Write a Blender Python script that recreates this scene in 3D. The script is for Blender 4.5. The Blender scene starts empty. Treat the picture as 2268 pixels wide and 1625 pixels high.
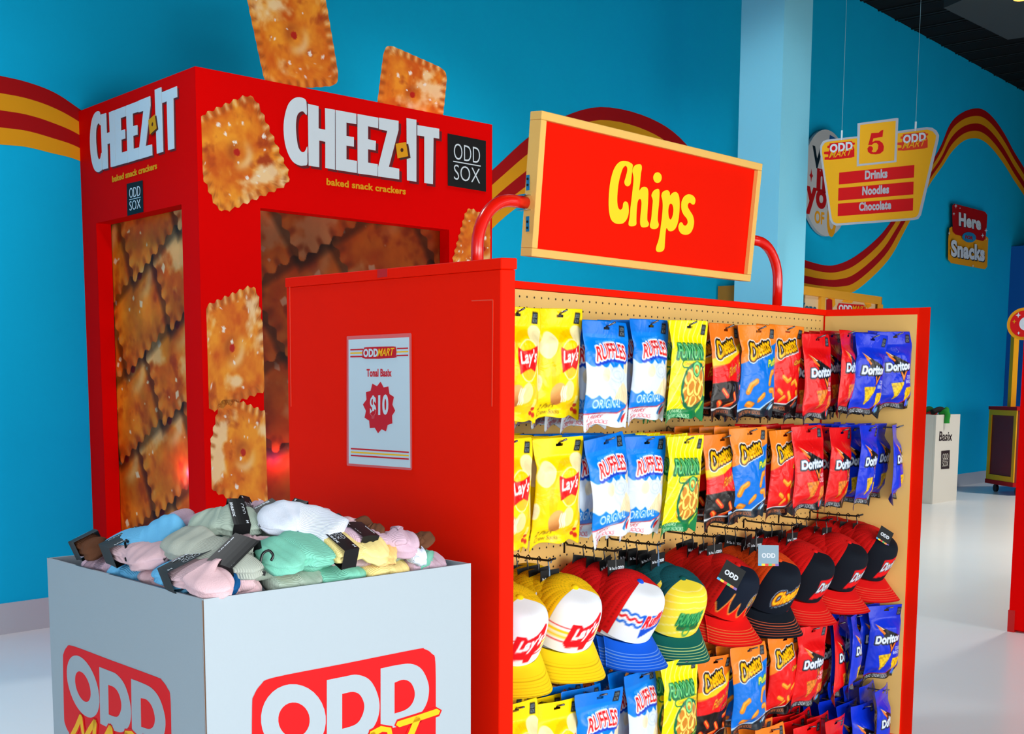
import bpy, bmesh, math, random
import numpy as np
from mathutils import Vector, Matrix
from mathutils.geometry import tessellate_polygon
random.seed(7)
D = math.pi/180
# ------------------------------------------------------------------ camera
EYE = 1.2
FPX, PITCH, CY, ROLL, HEAD = 2694.0, 6.7309*D, 1174.74, -0.2910*D, 44.34*D
_F = np.array([math.cos(HEAD), math.sin(HEAD), 0.]); _R = np.array([math.sin(HEAD), -math.cos(HEAD), 0.]); _Z = np.array([0, 0, 1.])
_u0 = math.cos(PITCH)*_Z + math.sin(PITCH)*_F
CF = -math.sin(PITCH)*_Z + math.cos(PITCH)*_F
CR = math.cos(ROLL)*_R - math.sin(ROLL)*_u0
CU = math.sin(ROLL)*_R + math.cos(ROLL)*_u0
OC = np.array([0, 0, EYE])
scene = bpy.context.scene
COL = scene.collection
cam_d = bpy.data.cameras.new('camera'); cam = bpy.data.objects.new('camera', cam_d); COL.objects.link(cam)
cam_d.sensor_fit = 'HORIZONTAL'; cam_d.sensor_width = 36; cam_d.lens = FPX*36/2268
cam_d.shift_y = (CY-812.5)/2268
cam_d.clip_start = .05; cam_d.clip_end = 200
M = Matrix.Identity(4)
for i in range(3):
    M[i][0] = CR[i]; M[i][1] = CU[i]; M[i][2] = -CF[i]; M[i][3] = OC[i]
cam.matrix_world = M
scene.camera = cam
scene.view_settings.view_transform = 'Standard'; scene.view_settings.look = 'None'
scene.view_settings.gamma = 1; scene.view_settings.use_curve_mapping = False
scene.view_settings.exposure = 0.15
# ------------------------------------------------------------------ world and daylight
w = bpy.data.worlds.new('world'); scene.world = w; w.use_nodes = True
w.node_tree.nodes['Background'].inputs[0].default_value = (.62, .80, 1, 1)
w.node_tree.nodes['Background'].inputs[1].default_value = .27

def lamp(name, kind, loc, target, energy, color, **kw):
    d = bpy.data.lights.new(name, kind); d.energy = energy; d.color = color
    for k, v in kw.items(): setattr(d, k, v)
    o = bpy.data.objects.new(name, d); COL.objects.link(o); o.location = loc
    o.rotation_euler = (Vector(target)-Vector(loc)).to_track_quat('-Z', 'Y').to_euler()
    return o
# daylight through the shop front behind and to the right of the camera
lamp('shopfront_daylight', 'AREA', (5.0, -6.0, 1.55), (5.0, 6, 1.0), 410, (1, .97, .93), shape='RECTANGLE', size=10, size_y=2.5)
lamp('shopfront_daylight_side', 'AREA', (-2.6, -1.2, 1.5), (2.2, 3.2, .8), 130, (.92, .97, 1), shape='RECTANGLE', size=3.5, size_y=2.0)
lamp('left_wall_fill', 'AREA', (0.9, -2.5, 1.35), (1.0, 6, .9), 40, (.93, .98, 1), shape='RECTANGLE', size=2.6, size_y=1.8, spread=110*D)  # added fill lamp that brightens the lower left wall
# unseen overhead fill lamps, added to brighten the floor
for i_, (x_, y_, e_, c_) in enumerate(((1.2, 3.9, 40, (.95, .98, 1)), (5.2, 4.2, 36, (1, .97, .92)), (9.5, 2.6, 85, (1, .94, .84)), (13.5, 3.2, 85, (1, .94, .86)), (5.6, -.5, 24, (1, .97, .94)))):
    lamp('overhead_fill', 'AREA', (x_, y_, 4.85), (x_, y_, 0), e_, c_, shape='DISK', size=.5, spread=100*D)
lamp('pillar_fill_spot', 'SPOT', (3.6, 2.2, 4.7), (7.95, 5.1, 2.9), 420, (.94, .98, 1), spot_size=24*D, spot_blend=.8, shadow_soft_size=.15)  # added fill spot aimed at the pillar to brighten it
# coloured strip lights inside the cracker display
lamp('display_led_violet', 'POINT', (2.905, 5.00, .80), (3, 5, 0), 1.3, (.30, .12, 1), shadow_soft_size=.02)
lamp('display_led_red', 'POINT', (3.27, 4.675, .86), (3, 5, 0), 1.0, (1, .06, .30), shadow_soft_size=.04)

# ------------------------------------------------------------------ helpers: places
def ray(px, py): return CF + (px-1134)/FPX*CR + (CY-py)/FPX*CU
def onZ(px, py, z): d = ray(px, py); return OC + (z-EYE)/d[2]*d
def onY(px, py, y): d = ray(px, py); return OC + y/d[1]*d
def onX(px, py, x): d = ray(px, py); return OC + x/d[0]*d
class Plane:
    "a vertical surface in the room: P a point on it, ang its heading in degrees from +X; u along, z up, n towards the viewer"
    def __init__(s, P, Q):
        s.P = np.array([P[0], P[1], 0.]); d = np.array([Q[0]-P[0], Q[1]-P[1], 0.]); s.u = d/np.linalg.norm(d)
        s.n = np.array([s.u[1], -s.u[0], 0.])
    def at(s, px, py, off=0.):
        P = s.P + s.n*off; d = ray(px, py); return OC + ((P-OC)@s.n)/(d@s.n)*d
    def uv(s, px, py):
        p = s.at(px, py); return np.array([(p-s.P)@s.u, p[2]])
    def xyz(s, u, v, off=0.): return s.P + s.u*u + _Z*v + s.n*off
# ------------------------------------------------------------------ helpers: materials
def lin(c):
    c = np.asarray(c, float)/255.; return np.where(c <= .04045, c/12.92, ((c+.055)/1.055)**2.4)
_m = {}
def mat(name, rgb, rough=.6, spec=.4, metal=0., noise=0., nscale=30., bump=0., bscale=200., emit=0., coat=0., trans=0., rib=None):
    if name in _m: return _m[name]
    m = bpy.data.materials.new(name); m.use_nodes = True; nt = m.node_tree; N = nt.nodes; L = nt.links
    b = N['Principled BSDF']; c = tuple(lin(rgb))+(1,)
    b.inputs['Base Color'].default_value = c; b.inputs['Roughness'].default_value = rough
    b.inputs['Specular IOR Level'].default_value = spec; b.inputs['Metallic'].default_value = metal
    if coat: b.inputs['Coat Weight'].default_value = coat; b.inputs['Coat Roughness'].default_value = .1
    if trans: b.inputs['Transmission Weight'].default_value = trans
    tc = N.new('ShaderNodeTexCoord')
    if noise:
        n = N.new('ShaderNodeTexNoise'); n.inputs['Scale'].default_value = nscale; n.inputs['Detail'].default_value = 5
        L.new(tc.outputs['Object'], n.inputs['Vector'])
        mx = N.new('ShaderNodeMix'); mx.data_type = 'RGBA'
        mx.inputs[6].default_value = tuple(np.clip(np.array(c[:3])*(1-noise), 0, 1))+(1,)
        mx.inputs[7].default_value = tuple(np.clip(np.array(c[:3])*(1+noise), 0, 1))+(1,)
        L.new(n.outputs['Fac'], mx.inputs[0]); L.new(mx.outputs[2], b.inputs['Base Color'])
    if bump or rib:
        bp = N.new('ShaderNodeBump'); bp.inputs['Strength'].default_value = bump or .5; bp.inputs['Distance'].default_value = .002
        if rib:
            wv = N.new('ShaderNodeTexWave'); wv.bands_direction = rib[0]; wv.inputs['Scale'].default_value = rib[1]
            wv.inputs['Distortion'].default_value = rib[2]; wv.inputs['Detail'].default_value = 1
            L.new(tc.outputs['Object'], wv.inputs['Vector']); L.new(wv.outputs['Fac'], bp.inputs['Height'])
        else:
            n2 = N.new('ShaderNodeTexNoise'); n2.inputs['Scale'].default_value = bscale
            L.new(tc.outputs['Object'], n2.inputs['Vector']); L.new(n2.outputs['Fac'], bp.inputs['Height'])
        L.new(bp.outputs[0], b.inputs['Normal'])
    if emit:
        b.inputs['Emission Color'].default_value = c; b.inputs['Emission Strength'].default_value = emit
    _m[name] = m; return m
def printed(name, rough=.4, spec=.4, coat=0., bump=0., bscale=40., bdist=.002):
    if name in _m: return _m[name]
    m = mat(name, (128, 128, 128), rough, spec, coat=coat)
    N = m.node_tree.nodes; L = m.node_tree.links
    a = N.new('ShaderNodeAttribute'); a.attribute_name = 'Print'
    L.new(a.outputs['Color'], N['Principled BSDF'].inputs['Base Color'])
    if bump:
        tc = N.new('ShaderNodeTexCoord'); n2 = N.new('ShaderNodeTexNoise'); n2.inputs['Scale'].default_value = bscale; n2.inputs['Detail'].default_value = 3
        n2.inputs['Distortion'].default_value = 1.2
        bp = N.new('ShaderNodeBump'); bp.inputs['Strength'].default_value = bump; bp.inputs['Distance'].default_value = bdist
        L.new(tc.outputs['Object'], n2.inputs['Vector']); L.new(n2.outputs['Fac'], bp.inputs['Height']); L.new(bp.outputs[0], N['Principled BSDF'].inputs['Normal'])
    return m
# ------------------------------------------------------------------ helpers: objects
def tag(o, label=None, cat=None, group=None, kind=None):
    if label: o['label'] = label
    if cat: o['category'] = cat
    if group: o['group'] = group
    if kind: o['kind'] = kind
    return o
def root(name, loc, label, cat, group=None, rot=(0, 0, 0)):
    o = bpy.data.objects.new(name, None); COL.objects.link(o); o.empty_display_size = .05
    o.location = loc; o.rotation_euler = rot
    return tag(o, label, cat, group)
def mk(name, V, Fc, m, parent=None, smooth=False, world=True, origin=None, colors=None, midx=None):
    V = np.asarray(V, float).reshape(-1, 3)
    me = bpy.data.meshes.new(name); o = bpy.data.objects.new(name, me); COL.objects.link(o)
    if parent is not None:
        o.parent = parent
        if world: 
            p = parent; off = np.zeros(3)
            while p is not None: off = off+np.array(p.location); p = p.parent
            V = V-off
    else:
        if origin is None: origin = (V[:, 0].mean(), V[:, 1].mean(), V[:, 2].min())
        o.location = origin; V = V-np.array(origin)
    me.from_pydata(V.tolist(), [], [tuple(int(i) for i in f) for f in Fc])
    for mm in (m if isinstance(m, (list, tuple)) else [m]): me.materials.append(mm)
    if midx is not None: me.polygons.foreach_set('material_index', np.asarray(midx, dtype=np.int32))
    if smooth: me.polygons.foreach_set('use_smooth', np.ones(len(me.polygons), dtype=bool))
    if colors is not None:
        c = np.ones((len(V), 4), dtype=np.float32); c[:, :3] = lin(colors)
        a = me.attributes.new('Print', 'FLOAT_COLOR', 'POINT'); a.data.foreach_set('color', c.ravel())
    me.update()
    return o
class MB:
    def __init__(s): s.V = []; s.F = []
    def add(s, V, F):
        n = len(s.V); s.V += [tuple(v) for v in V]; s.F += [tuple(i+n for i in f) for f in F]; return s
    def box(s, a, b, R=None):
        a = np.array(a, float); b = np.array(b, float)
        V = [(x, y, z) for z in (a[2], b[2]) for y in (a[1], b[1]) for x in (a[0], b[0])]
        return s.add(V, [(0, 2, 3, 1), (4, 5, 7, 6), (0, 1, 5, 4), (2, 6, 7, 3), (0, 4, 6, 2), (1, 3, 7, 5)])
    def quadbox(s, base, z0, z1):
        n = len(base); V = [(p[0], p[1], z0) for p in base]+[(p[0], p[1], z1) for p in base]
        F = [tuple(range(n))[::-1], tuple(range(n, 2*n))]+[(i, (i+1) % n, (i+1) % n+n, i+n) for i in range(n)]
        return s.add(V, F)
    def hexa(s, A, B):   # two quads of 3D corners
        return s.add(list(A)+list(B), [(3, 2, 1, 0), (4, 5, 6, 7)]+[(i, (i+1) % 4, (i+1) % 4+4, i+4) for i in range(4)])
    def tube(s, pts, r, n=10, close=True):
        pts = [np.array(p, float) for p in pts]; m = len(pts); rr = r if hasattr(r, '__len__') else [r]*m
        T = [pts[min(i+1, m-1)]-pts[max(i-1, 0)] for i in range(m)]; T = [t/(np.linalg.norm(t)+1e-12) for t in T]
        up = np.array([0, 0, 1.]) if abs(T[0][2]) < .9 else np.array([1., 0, 0]); a = np.cross(T[0], up); a /= np.linalg.norm(a)
        V = []
        for i in range(m):
            a = a-(a@T[i])*T[i]; a /= np.linalg.norm(a); b = np.cross(T[i], a)
            for k in range(n): th = 2*math.pi*k/n; V.append(pts[i]+rr[i]*(math.cos(th)*a+math.sin(th)*b))
        F = [(i*n+k, i*n+(k+1) % n, (i+1)*n+(k+1) % n, (i+1)*n+k) for i in range(m-1) for k in range(n)]
        if close: F += [tuple(range(n))[::-1], tuple((m-1)*n+k for k in range(n))]
        return s.add(V, F)
    def build(s, name, m, parent=None, **k): return mk(name, s.V, s.F, m, parent, **k)
def bevel(o, w=.003, seg=2):
    b = o.modifiers.new('bevel', 'BEVEL'); b.width = w; b.segments = seg; b.limit_method = 'ANGLE'; return o
def smooth_loop(pts, k=4):
    P = np.array(pts, float); n = len(P); out = []
    for i in range(n):
        a, b, c, d = P[i-1], P[i], P[(i+1) % n], P[(i+2) % n]
        for j in range(k):
            t = j/k; out.append(.5*((2*b)+(-a+c)*t+(2*a-5*b+4*c-d)*t*t+(-a+3*b-3*c+d)*t**3))
    return np.array(out)
def spline(pts, k=6):
    P = np.array(pts, float); n = len(P); out = []
    for i in range(n-1):
        a, b, c, d = P[max(i-1, 0)], P[i], P[i+1], P[min(i+2, n-1)]
        for j in range(k):
            t = j/k; out.append(.5*((2*b)+(-a+c)*t+(2*a-5*b+4*c-d)*t*t+(-a+3*b-3*c+d)*t**3))
    out.append(P[-1]); return np.array(out)
def prism(name, loops, f3, m, parent=None, **k):
    "loops of 2D points (outer first, then holes) -> solid between f3(p,1) (front) and f3(p,0) (back)"
    tri = tessellate_polygon([[Vector((p[0], p[1], 0)) for p in lp] for lp in loops])
    P = [p for lp in loops for p in lp]; n = len(P)
    V = [f3(p, 1) for p in P]+[f3(p, 0) for p in P]
    F = [tuple(t) for t in tri]+[tuple(i+n for i in t)[::-1] for t in tri]
    s = 0
    for lp in loops:
        c = len(lp)
        for i in range(c): a = s+i; b = s+(i+1) % c; F.append((a, b, b+n, a+n))
        s += c
    o = mk(name, V, F, m, parent, **k)
    bm = bmesh.new(); bm.from_mesh(o.data); bmesh.ops.recalc_face_normals(bm, faces=bm.faces); bm.to_mesh(o.data); bm.free()
    return o
def rrect(x0, y0, x1, y1, r, n=5):
    out = []
    for cx, cy, a in ((x1-r, y1-r, 0), (x0+r, y1-r, 90), (x0+r, y0+r, 180), (x1-r, y0+r, 270)):
        for i in range(n+1): t = (a+90*i/n)*D; out.append((cx+r*math.cos(t), cy+r*math.sin(t)))
    return out
def ell(cx, cy, rx, ry, n=28, rot=0):
    c, s = math.cos(rot), math.sin(rot)
    return [(cx+rx*math.cos(2*math.pi*i/n)*c-ry*math.sin(2*math.pi*i/n)*s, cy+rx*math.cos(2*math.pi*i/n)*s+ry*math.sin(2*math.pi*i/n)*c) for i in range(n)]
_tx = {}
def text_mesh(s, bold=0., ext=0.):
    "the letters of s in the built-in font, scaled to the unit box: (verts, triangles)"
    k = (s, bold, ext)
    if k in _tx: return _tx[k]
    cu = bpy.data.curves.new('t', 'FONT'); cu.body = s; cu.size = 1; cu.offset = bold; cu.extrude = ext; cu.resolution_u = 4
    if bold > .02: cu.space_character = 1+bold*1.6
    o = bpy.data.objects.new('t', cu); COL.objects.link(o)
    dg = bpy.context.evaluated_depsgraph_get(); me = o.evaluated_get(dg).to_mesh(); me.calc_loop_triangles()
    V = np.array([v.co[:] for v in me.vertices]); T = np.array([t.vertices[:] for t in me.loop_triangles])
    o.evaluated_get(dg).to_mesh_clear(); bpy.data.objects.remove(o); bpy.data.curves.remove(cu)
    lo, hi = V.min(0), V.max(0); V = (V-lo)/np.maximum(hi-lo, 1e-9)
    _tx[k] = (V, T, (hi-lo)[0]/(hi-lo)[1]); return _tx[k]
def text3d(name, s, P, U, Vv, m, parent, bold=.02, thick=.0015, shear=0.):
    "lettering standing thick proud of a surface: P lower left corner, U the run of the words, Vv their height"
    P, U, Vv = (np.array(a, float) for a in (P, U, Vv)); N = np.cross(U, Vv); N /= np.linalg.norm(N)
    V, T, _ = text_mesh(s, bold, .05)
    W = P+V[:, :1]*U+V[:, 1:2]*Vv+V[:, 2:3]*N*thick+shear*V[:, 1:2]*U/np.linalg.norm(U)*np.linalg.norm(Vv)
    return mk(name, W, T, m, parent)
def text_px(name, s, pl, bl, br, tl, m, parent, off=.002, bold=.02, thick=.0015, shear=0.):
    P = pl.at(*bl, off); return text3d(name, s, P, pl.at(*br, off)-P, pl.at(*tl, off)-P, m, parent, bold, thick, shear)
def plate(name, loops, pl, m, parent, off=.001, thick=.0015, sm=0, **k):
    if sm: loops = [smooth_loop(l, sm) for l in loops]
    return prism(name, loops, lambda p, f: pl.at(p[0], p[1], off+thick*f), m, parent, **k)
# ------------------------------------------------------------------ helpers: printed artwork
def vnoise(x, y, seed=0):
    xi = np.floor(x).astype(np.int64); yi = np.floor(y).astype(np.int64); xf = x-xi; yf = y-yi
    def h(a, b):
        v = (a*374761393+b*668265263+seed*1442695041) & 0xffffffff; v = ((v ^ (v >> 13))*1274126177) & 0xffffffff
        return ((v ^ (v >> 16)) & 0xffff)/65535.
    u = xf*xf*(3-2*xf); v = yf*yf*(3-2*yf)
    return (h(xi, yi)*(1-u)+h(xi+1, yi)*u)*(1-v)+(h(xi, yi+1)*(1-u)+h(xi+1, yi+1)*u)*v
def fbm(x, y, seed=0, o=4):
    s = 0; a = .5
    for i in range(o): s = s+a*vnoise(x*2**i+17*i, y*2**i-9*i, seed+i); a *= .5
    return s/(1-.5**o)
def mixc(a, b, t): t = np.clip(t, 0, 1)[..., None]; return np.asarray(a, float)*(1-t)+np.asarray(b, float)*t
def cracker_col(u, v, seed=0):
    "a baked square cracker with pricked centre, u,v in -1..1"
    n1 = fbm(u*2.2+5, v*2.2, seed); n2 = fbm(u*1.3-3, v*1.6+9, seed+5, 3); n3 = fbm(u*9, v*9, seed+9, 3)
    c = mixc((216, 92, 4), (252, 160, 36), (n1-.25)*2+(n3-.5)*.5)
    c = mixc(c, (178, 62, 4), (fbm(u*3+40, v*3, seed+3)-.62)*5)
    c = mixc(c, (255, 228, 180), np.clip((n2-.60)*6+(n3-.5)*1.0, 0, .85))
    r = np.hypot(u-.02, v-.02); ang = np.arctan2(v, u)
    c = mixc(c, (170, 70, 10), np.exp(-((r-.14)/.11)**2)*(.35+.35*np.cos(ang-2.4)))
    c = mixc(c, (255, 225, 170), np.exp(-((r-.30)/.10)**2)*np.clip(.7*np.cos(ang+.9), 0, 1))
    e = np.maximum(np.abs(u), np.abs(v)); t = np.where(np.abs(u) > np.abs(v), v, u)
    st = np.cos(t*math.pi*8.5)
    c = mixc(c, (176, 84, 20), np.clip((e-.80)/.08, 0, 1)*np.clip(-st, 0, 1)*.8)
    c = mixc(c, (255, 222, 160), np.clip((e-.82)/.08, 0, 1)*np.clip(st, 0, 1)*np.where((u+v) > 0, .7, .25))
    rs = np.random.RandomState(seed+1)
    for i in range(22):
        a, b = rs.uniform(-.85, .85, 2); s = rs.uniform(.012, .045)*(.5+rs.rand()); q = rs.rand()*3; d = np.abs((u-a)*math.cos(q)+(v-b)*math.sin(q))/(1+.7*rs.rand())+np.abs(-(u-a)*math.sin(q)+(v-b)*math.cos(q))*.9+.05*(n3-.5)
        c = mixc(c, (255, 246, 232), (s-d)/.012)
    c = mixc(c, (190, 24, 6), (.085-r)/.015)
    return np.clip(c, 0, 255)
def scallop(th, k=8.5, amp=.028, corner=.16):
    "outline radius of a cracker (superellipse with bumps)"
    c, s = math.cos(th), math.sin(th); p = 9
    r = (abs(c)**p+abs(s)**p)**(-1/p); u, v = r*c, r*s
    t = v if abs(u) > abs(v) else u
    return r*(1+amp*math.cos(t*math.pi*k)*(1 if abs(t) < .86 else .3))
def cracker_patch(name, quad, f3, parent, m, seed=0, thick=.02, clip=None, amp=.028, bulge=0., back=None, tint=1., **k):
    "quad: 4 2D corners (TL,TR,BR,BL) of the cracker; f3(p2,h) lifts to 3D; clip(p)->True if inside"
    q = np.array(quad, float); NT, NR = 132, 40
    def bil(u, v): s = (u+1)/2; t = (1-v)/2; return (q[0]*(1-s)+q[1]*s)*(1-t)+(q[3]*(1-s)+q[2]*s)*t
    V = []; UV = []
    V.append(f3(bil(0, 0), 1)); UV.append((0, 0)); R = []
    for i in range(NT):
        th = 2*math.pi*i/NT; rr = scallop(th, amp=amp)
        if clip:
            lo, hi = 0., rr
            if not clip(bil(rr*math.cos(th), rr*math.sin(th))):
                for _ in range(18):
                    mid = (lo+hi)/2
                    if clip(bil(mid*math.cos(th), mid*math.sin(th))): lo = mid
                    else: hi = mid
                rr = lo
        R.append(rr)
    for j in range(1, NR+1):
        for i in range(NT):
            th = 2*math.pi*i/NT; r = R[i]*j/NR; u, v = r*math.cos(th), r*math.sin(th); UV.append((u, v)); V.append(f3(bil(u, v), 1))
    F = [(0, 1+i, 1+(i+1) % NT) for i in range(NT)]
    F += [(1+(j-1)*NT+i, 1+j*NT+i, 1+j*NT+(i+1) % NT, 1+(j-1)*NT+(i+1) % NT) for j in range(1, NR) for i in range(NT)]
    a = 1+(NR-1)*NT; n = len(V)
    for i in range(NT):
        th = 2*math.pi*i/NT; u, v = R[i]*math.cos(th), R[i]*math.sin(th); V.append(f3(bil(u, v), 0)); UV.append((u, v))
    F += [(a+i, n+i, n+(i+1) % NT, a+(i+1) % NT) for i in range(NT)]+[tuple(range(n, n+NT))]
    UV = np.array(UV); c = cracker_col(UV[:, 0], UV[:, 1], seed)*tint
    if back is not None: c[n:] = back
    return mk(name, V, F, m, parent, colors=c, **k)
class Canvas:
    def __init__(s, w, h, bg, ss=3): s.w, s.h, s.ss = w, h, ss; s.a = np.ones((h*ss, w*ss, 3))*np.array(bg, float); s.a0 = None
    def grid(s): H, W = s.a.shape[:2]; y, x = np.mgrid[0:H, 0:W]; return (x+.5)/s.ss, (y+.5)/s.ss
    def mask_poly(s, loops):
        H, W = s.a.shape[:2]; X, Y = s.grid(); m = np.zeros((H, W), bool)
        for lp in loops:
            n = len(lp)
            for i in range(n):
                x1, y1 = lp[i]; x2, y2 = lp[(i+1) % n]
                if y1 == y2: continue
                r0 = max(0, int(min(y1, y2)*s.ss)-1); r1 = min(H, int(max(y1, y2)*s.ss)+2)
                if r1 <= r0: continue
                yy = Y[r0:r1]; m[r0:r1] ^= ((y1 > yy) != (y2 > yy)) & (X[r0:r1] < (x2-x1)*(yy-y1)/(y2-y1)+x1)
        return m
    def fill(s, m, c, al=1.): s.a[m] = s.a[m]*(1-al)+np.array(c, float)*al
    def poly(s, loops, c, al=1.): s.fill(s.mask_poly(loops if hasattr(loops[0][0], '__len__') else [loops]), c, al)
    def ell(s, cx, cy, rx, ry, c, al=1., rot=0): s.poly(ell(cx, cy, rx, ry, 24, rot), c, al)
    def ring(s, cx, cy, rx, ry, t, c): s.poly([ell(cx, cy, rx, ry), ell(cx, cy, rx-t, ry-t)], c)
    def rect(s, x0, y0, x1, y1, c): s.poly([(x0, y0), (x1, y0), (x1, y1), (x0, y1)], c)
    def stroke(s, pts, wd, c, al=1.): s.fill(s.mask_stroke(pts, wd), c, al)
    def mask_stroke(s, pts, wd):
        X, Y = s.grid(); m = np.zeros(X.shape, bool)
        for (x1, y1), (x2, y2) in zip(pts[:-1], pts[1:]):
            dx, dy = x2-x1, y2-y1; t = np.clip(((X-x1)*dx+(Y-y1)*dy)/(dx*dx+dy*dy+1e-9), 0, 1)
            m |= (X-x1-t*dx)**2+(Y-y1-t*dy)**2 < (wd/2)**2
        return m
    def text(s, t, P, U, V, c, bold=.02, outl=(), warp=None, grad=None):
        "P lower left, U run vector, V up vector (canvas y points down)"
        Q, T, _ = text_mesh(t, bold, 0.); H, W = s.a.shape[:2]
        pts = np.array(P)+Q[:, :1]*np.array(U)+Q[:, 1:2]*np.array(V)
        if warp: pts = np.array([warp(a, b, p) for (a, b, _z), p in zip(Q, pts)])
        pts = pts*s.ss; m = np.zeros((H, W), bool)
        for tr in T:
            A, B, C = pts[tr]; x0, y0 = np.floor(pts[tr].min(0)).astype(int); x1, y1 = np.ceil(pts[tr].max(0)).astype(int)+1
            x0 = max(0, x0); y0 = max(0, y0); x1 = min(W, x1); y1 = min(H, y1)
            if x1 <= x0 or y1 <= y0: continue
            yy, xx = np.mgrid[y0:y1, x0:x1]+.5
            d = (B[0]-A[0])*(C[1]-A[1])-(B[1]-A[1])*(C[0]-A[0])
            if abs(d) < 1e-9: continue
            a = ((xx-A[0])*(C[1]-A[1])-(yy-A[1])*(C[0]-A[0]))/d; b = ((B[0]-A[0])*(yy-A[1])-(B[1]-A[1])*(xx-A[0]))/d
            m[y0:y1, x0:x1] |= (a >= -.01) & (b >= -.01) & (a+b <= 1.01)
        for r, oc, *sh in outl:
            rp = int(round(r*s.ss)); mm = np.zeros_like(m); sx, sy = (int(round(q*s.ss)) for q in (sh[0] if sh else (0, 0)))
            for dy in range(-rp, rp+1):
                for dx in range(-rp, rp+1):
                    if dx*dx+dy*dy <= rp*rp+.5: mm |= np.roll(np.roll(m, dy+sy, 0), dx+sx, 1)
            s.fill(mm, oc)
        s.fill(m, c)
        if grad is not None:
            X, Y = s.grid(); k = m & (Y > grad[0]); s.fill(k, grad[1], .6)
    def done(s):
        H, W = s.h, s.w; s.a0 = s.a.reshape(H, s.ss, W, s.ss, 3).mean((1, 3)); return s
    def sample(s, x, y):
        if s.a0 is None: s.done()
        x = np.clip(np.asarray(x)-.5, 0, s.w-1.001); y = np.clip(np.asarray(y)-.5, 0, s.h-1.001)
        i = x.astype(int); j = y.astype(int); fx = (x-i)[..., None]; fy = (y-j)[..., None]; A = s.a0
        return (A[j, i]*(1-fx)+A[j, i+1]*fx)*(1-fy)+(A[j+1, i]*(1-fx)+A[j+1, i+1]*fx)*fy
def sox_tag(cv, x, y, w_, h_, bg=(20, 24, 28), fg=(190, 210, 220)):
    cv.poly([(x+.12*w_, y), (x+w_, y+.04*h_), (x+.9*w_, y+h_), (x, y+.96*h_)], bg)
    cv.text('ODD', (x+.18*w_, y+.46*h_), (.66*w_, 0), (.04*w_, -.3*h_), fg, 0)
    cv.text('SOX', (x+.16*w_, y+.88*h_), (.66*w_, 0), (.04*w_, -.3*h_), fg, 0)
# ================================================================== THE SETTING
RED = mat('red_paint', (248, 26, 0), .55, .05, noise=.04, nscale=6, bump=.15, bscale=60)
REDB = mat('red_board', (236, 2, 2), .6, .03, bump=.1, bscale=80)
BLUE = mat('wall_blue_paint', (14, 190, 240), .8, .05, noise=.03, nscale=3, bump=.12, bscale=90)
PILB = mat('pillar_blue_paint', (140, 228, 255), .6, .3, bump=.3, bscale=90)
WHITE = mat('white_card', (226, 234, 238), .6, .3, bump=.08, bscale=150)
OFFW = mat('white_vinyl', (222, 236, 244), .45, .3)
YEL = mat('yellow_vinyl', (252, 190, 8), .45, .3)
YELO = mat('ochre_paint', (236, 164, 20), .7, .2)
DRED = mat('dark_red_paint', (176, 8, 14), .7, .2)
VRED = mat('red_vinyl', (226, 10, 14), .45, .3)
BLACK = mat('black_card', (14, 16, 18), .5, .3)
TAN = mat('tan_paint', (232, 186, 104), .6, .3, noise=.04, nscale=5, bump=.1, bscale=100)
CHROME = mat('chrome', (190, 194, 200), .22, .6, metal=1.)
BLKPL = mat('black_plastic', (10, 11, 13), .3, .5)
def st(o): o['kind'] = 'structure'; return o

WA = onZ(0, 1405, 0); WB = onZ(2150, 1072, 0); WALL = Plane(WA, WB)
CEIL = 4.93
def wq(s0, s1, z0, z1, off0, off1):
    a = [WALL.xyz(s, z, off0) for s, z in ((s0, z0), (s1, z0), (s1, z1), (s0, z1))]
    b = [WALL.xyz(s, z, off1) for s, z in ((s0, z0), (s1, z0), (s1, z1), (s0, z1))]
    return MB().hexa(a, b)
wall = st(wq(-6, 17, 0, CEIL+.3, -.15, 0).build('wall_back', BLUE))
# the painted wave of four stripes
TB = [((-160, 150), (-160, 300)), ((-60, 156), (-60, 312)), ((0, 168), (0, 320)), ((60, 182), (55, 325)), ((120, 205), (110, 338)), ((178, 243), (178, 357)), ((300, 330), (250, 400)),
      ((600, 540), (560, 620)), ((850, 560), (880, 650)), ((1000, 455), (1030, 560)), ((1093, 374), (1120, 478)), ((1165, 308), (1195, 425)),
      ((1230, 266), (1250, 388)), ((1330, 237), (1330, 352)), ((1440, 262), (1410, 372)), ((1520, 320), (1460, 410)), ((1600, 440), (1540, 510)), ((1700, 545), (1650, 620)), ((1768, 571), (1760, 640)),
      ((1824, 587), (1815, 648)), ((1856, 585), (1862, 651)), ((1893, 568), (1900, 640)), ((1936, 534), (1966, 577)), ((1970, 495), (2005, 508)), ((2030, 405), (2056, 413)),
      ((2078, 334), (2087, 368)), ((2104, 275), (2108, 336)), ((2130, 250), (2134, 312)), ((2160, 240), (2160, 306)), ((2181.5, 245), (2181.5, 314.5)), ((2203, 265), (2203, 336)),
      ((2225, 297), (2225, 366)), ((2246, 336), (2246, 400)), ((2268, 372), (2266, 430)), ((2300, 430), (2296, 480)), ((2345, 480), (2340, 525))]
T_ = spline([WALL.uv(*a) for a, b in TB], 5); B_ = spline([WALL.uv(*b) for a, b in TB], 5)
for k in range(4):
    mb = MB(); n = len(T_); V = []
    for i in range(n):
        a = T_[i]*(1-k/4)+B_[i]*(k/4); b = T_[i]*(1-(k+1)/4)+B_[i]*((k+1)/4)
        V += [WALL.xyz(*a, .002), WALL.xyz(*b, .002)]
    mb.add(V, [(2*i, 2*i+1, 2*i+3, 2*i+2) for i in range(n-1)])
    mb.build('painted_stripe', DRED if k % 2 == 0 else YELO, wall)
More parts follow.
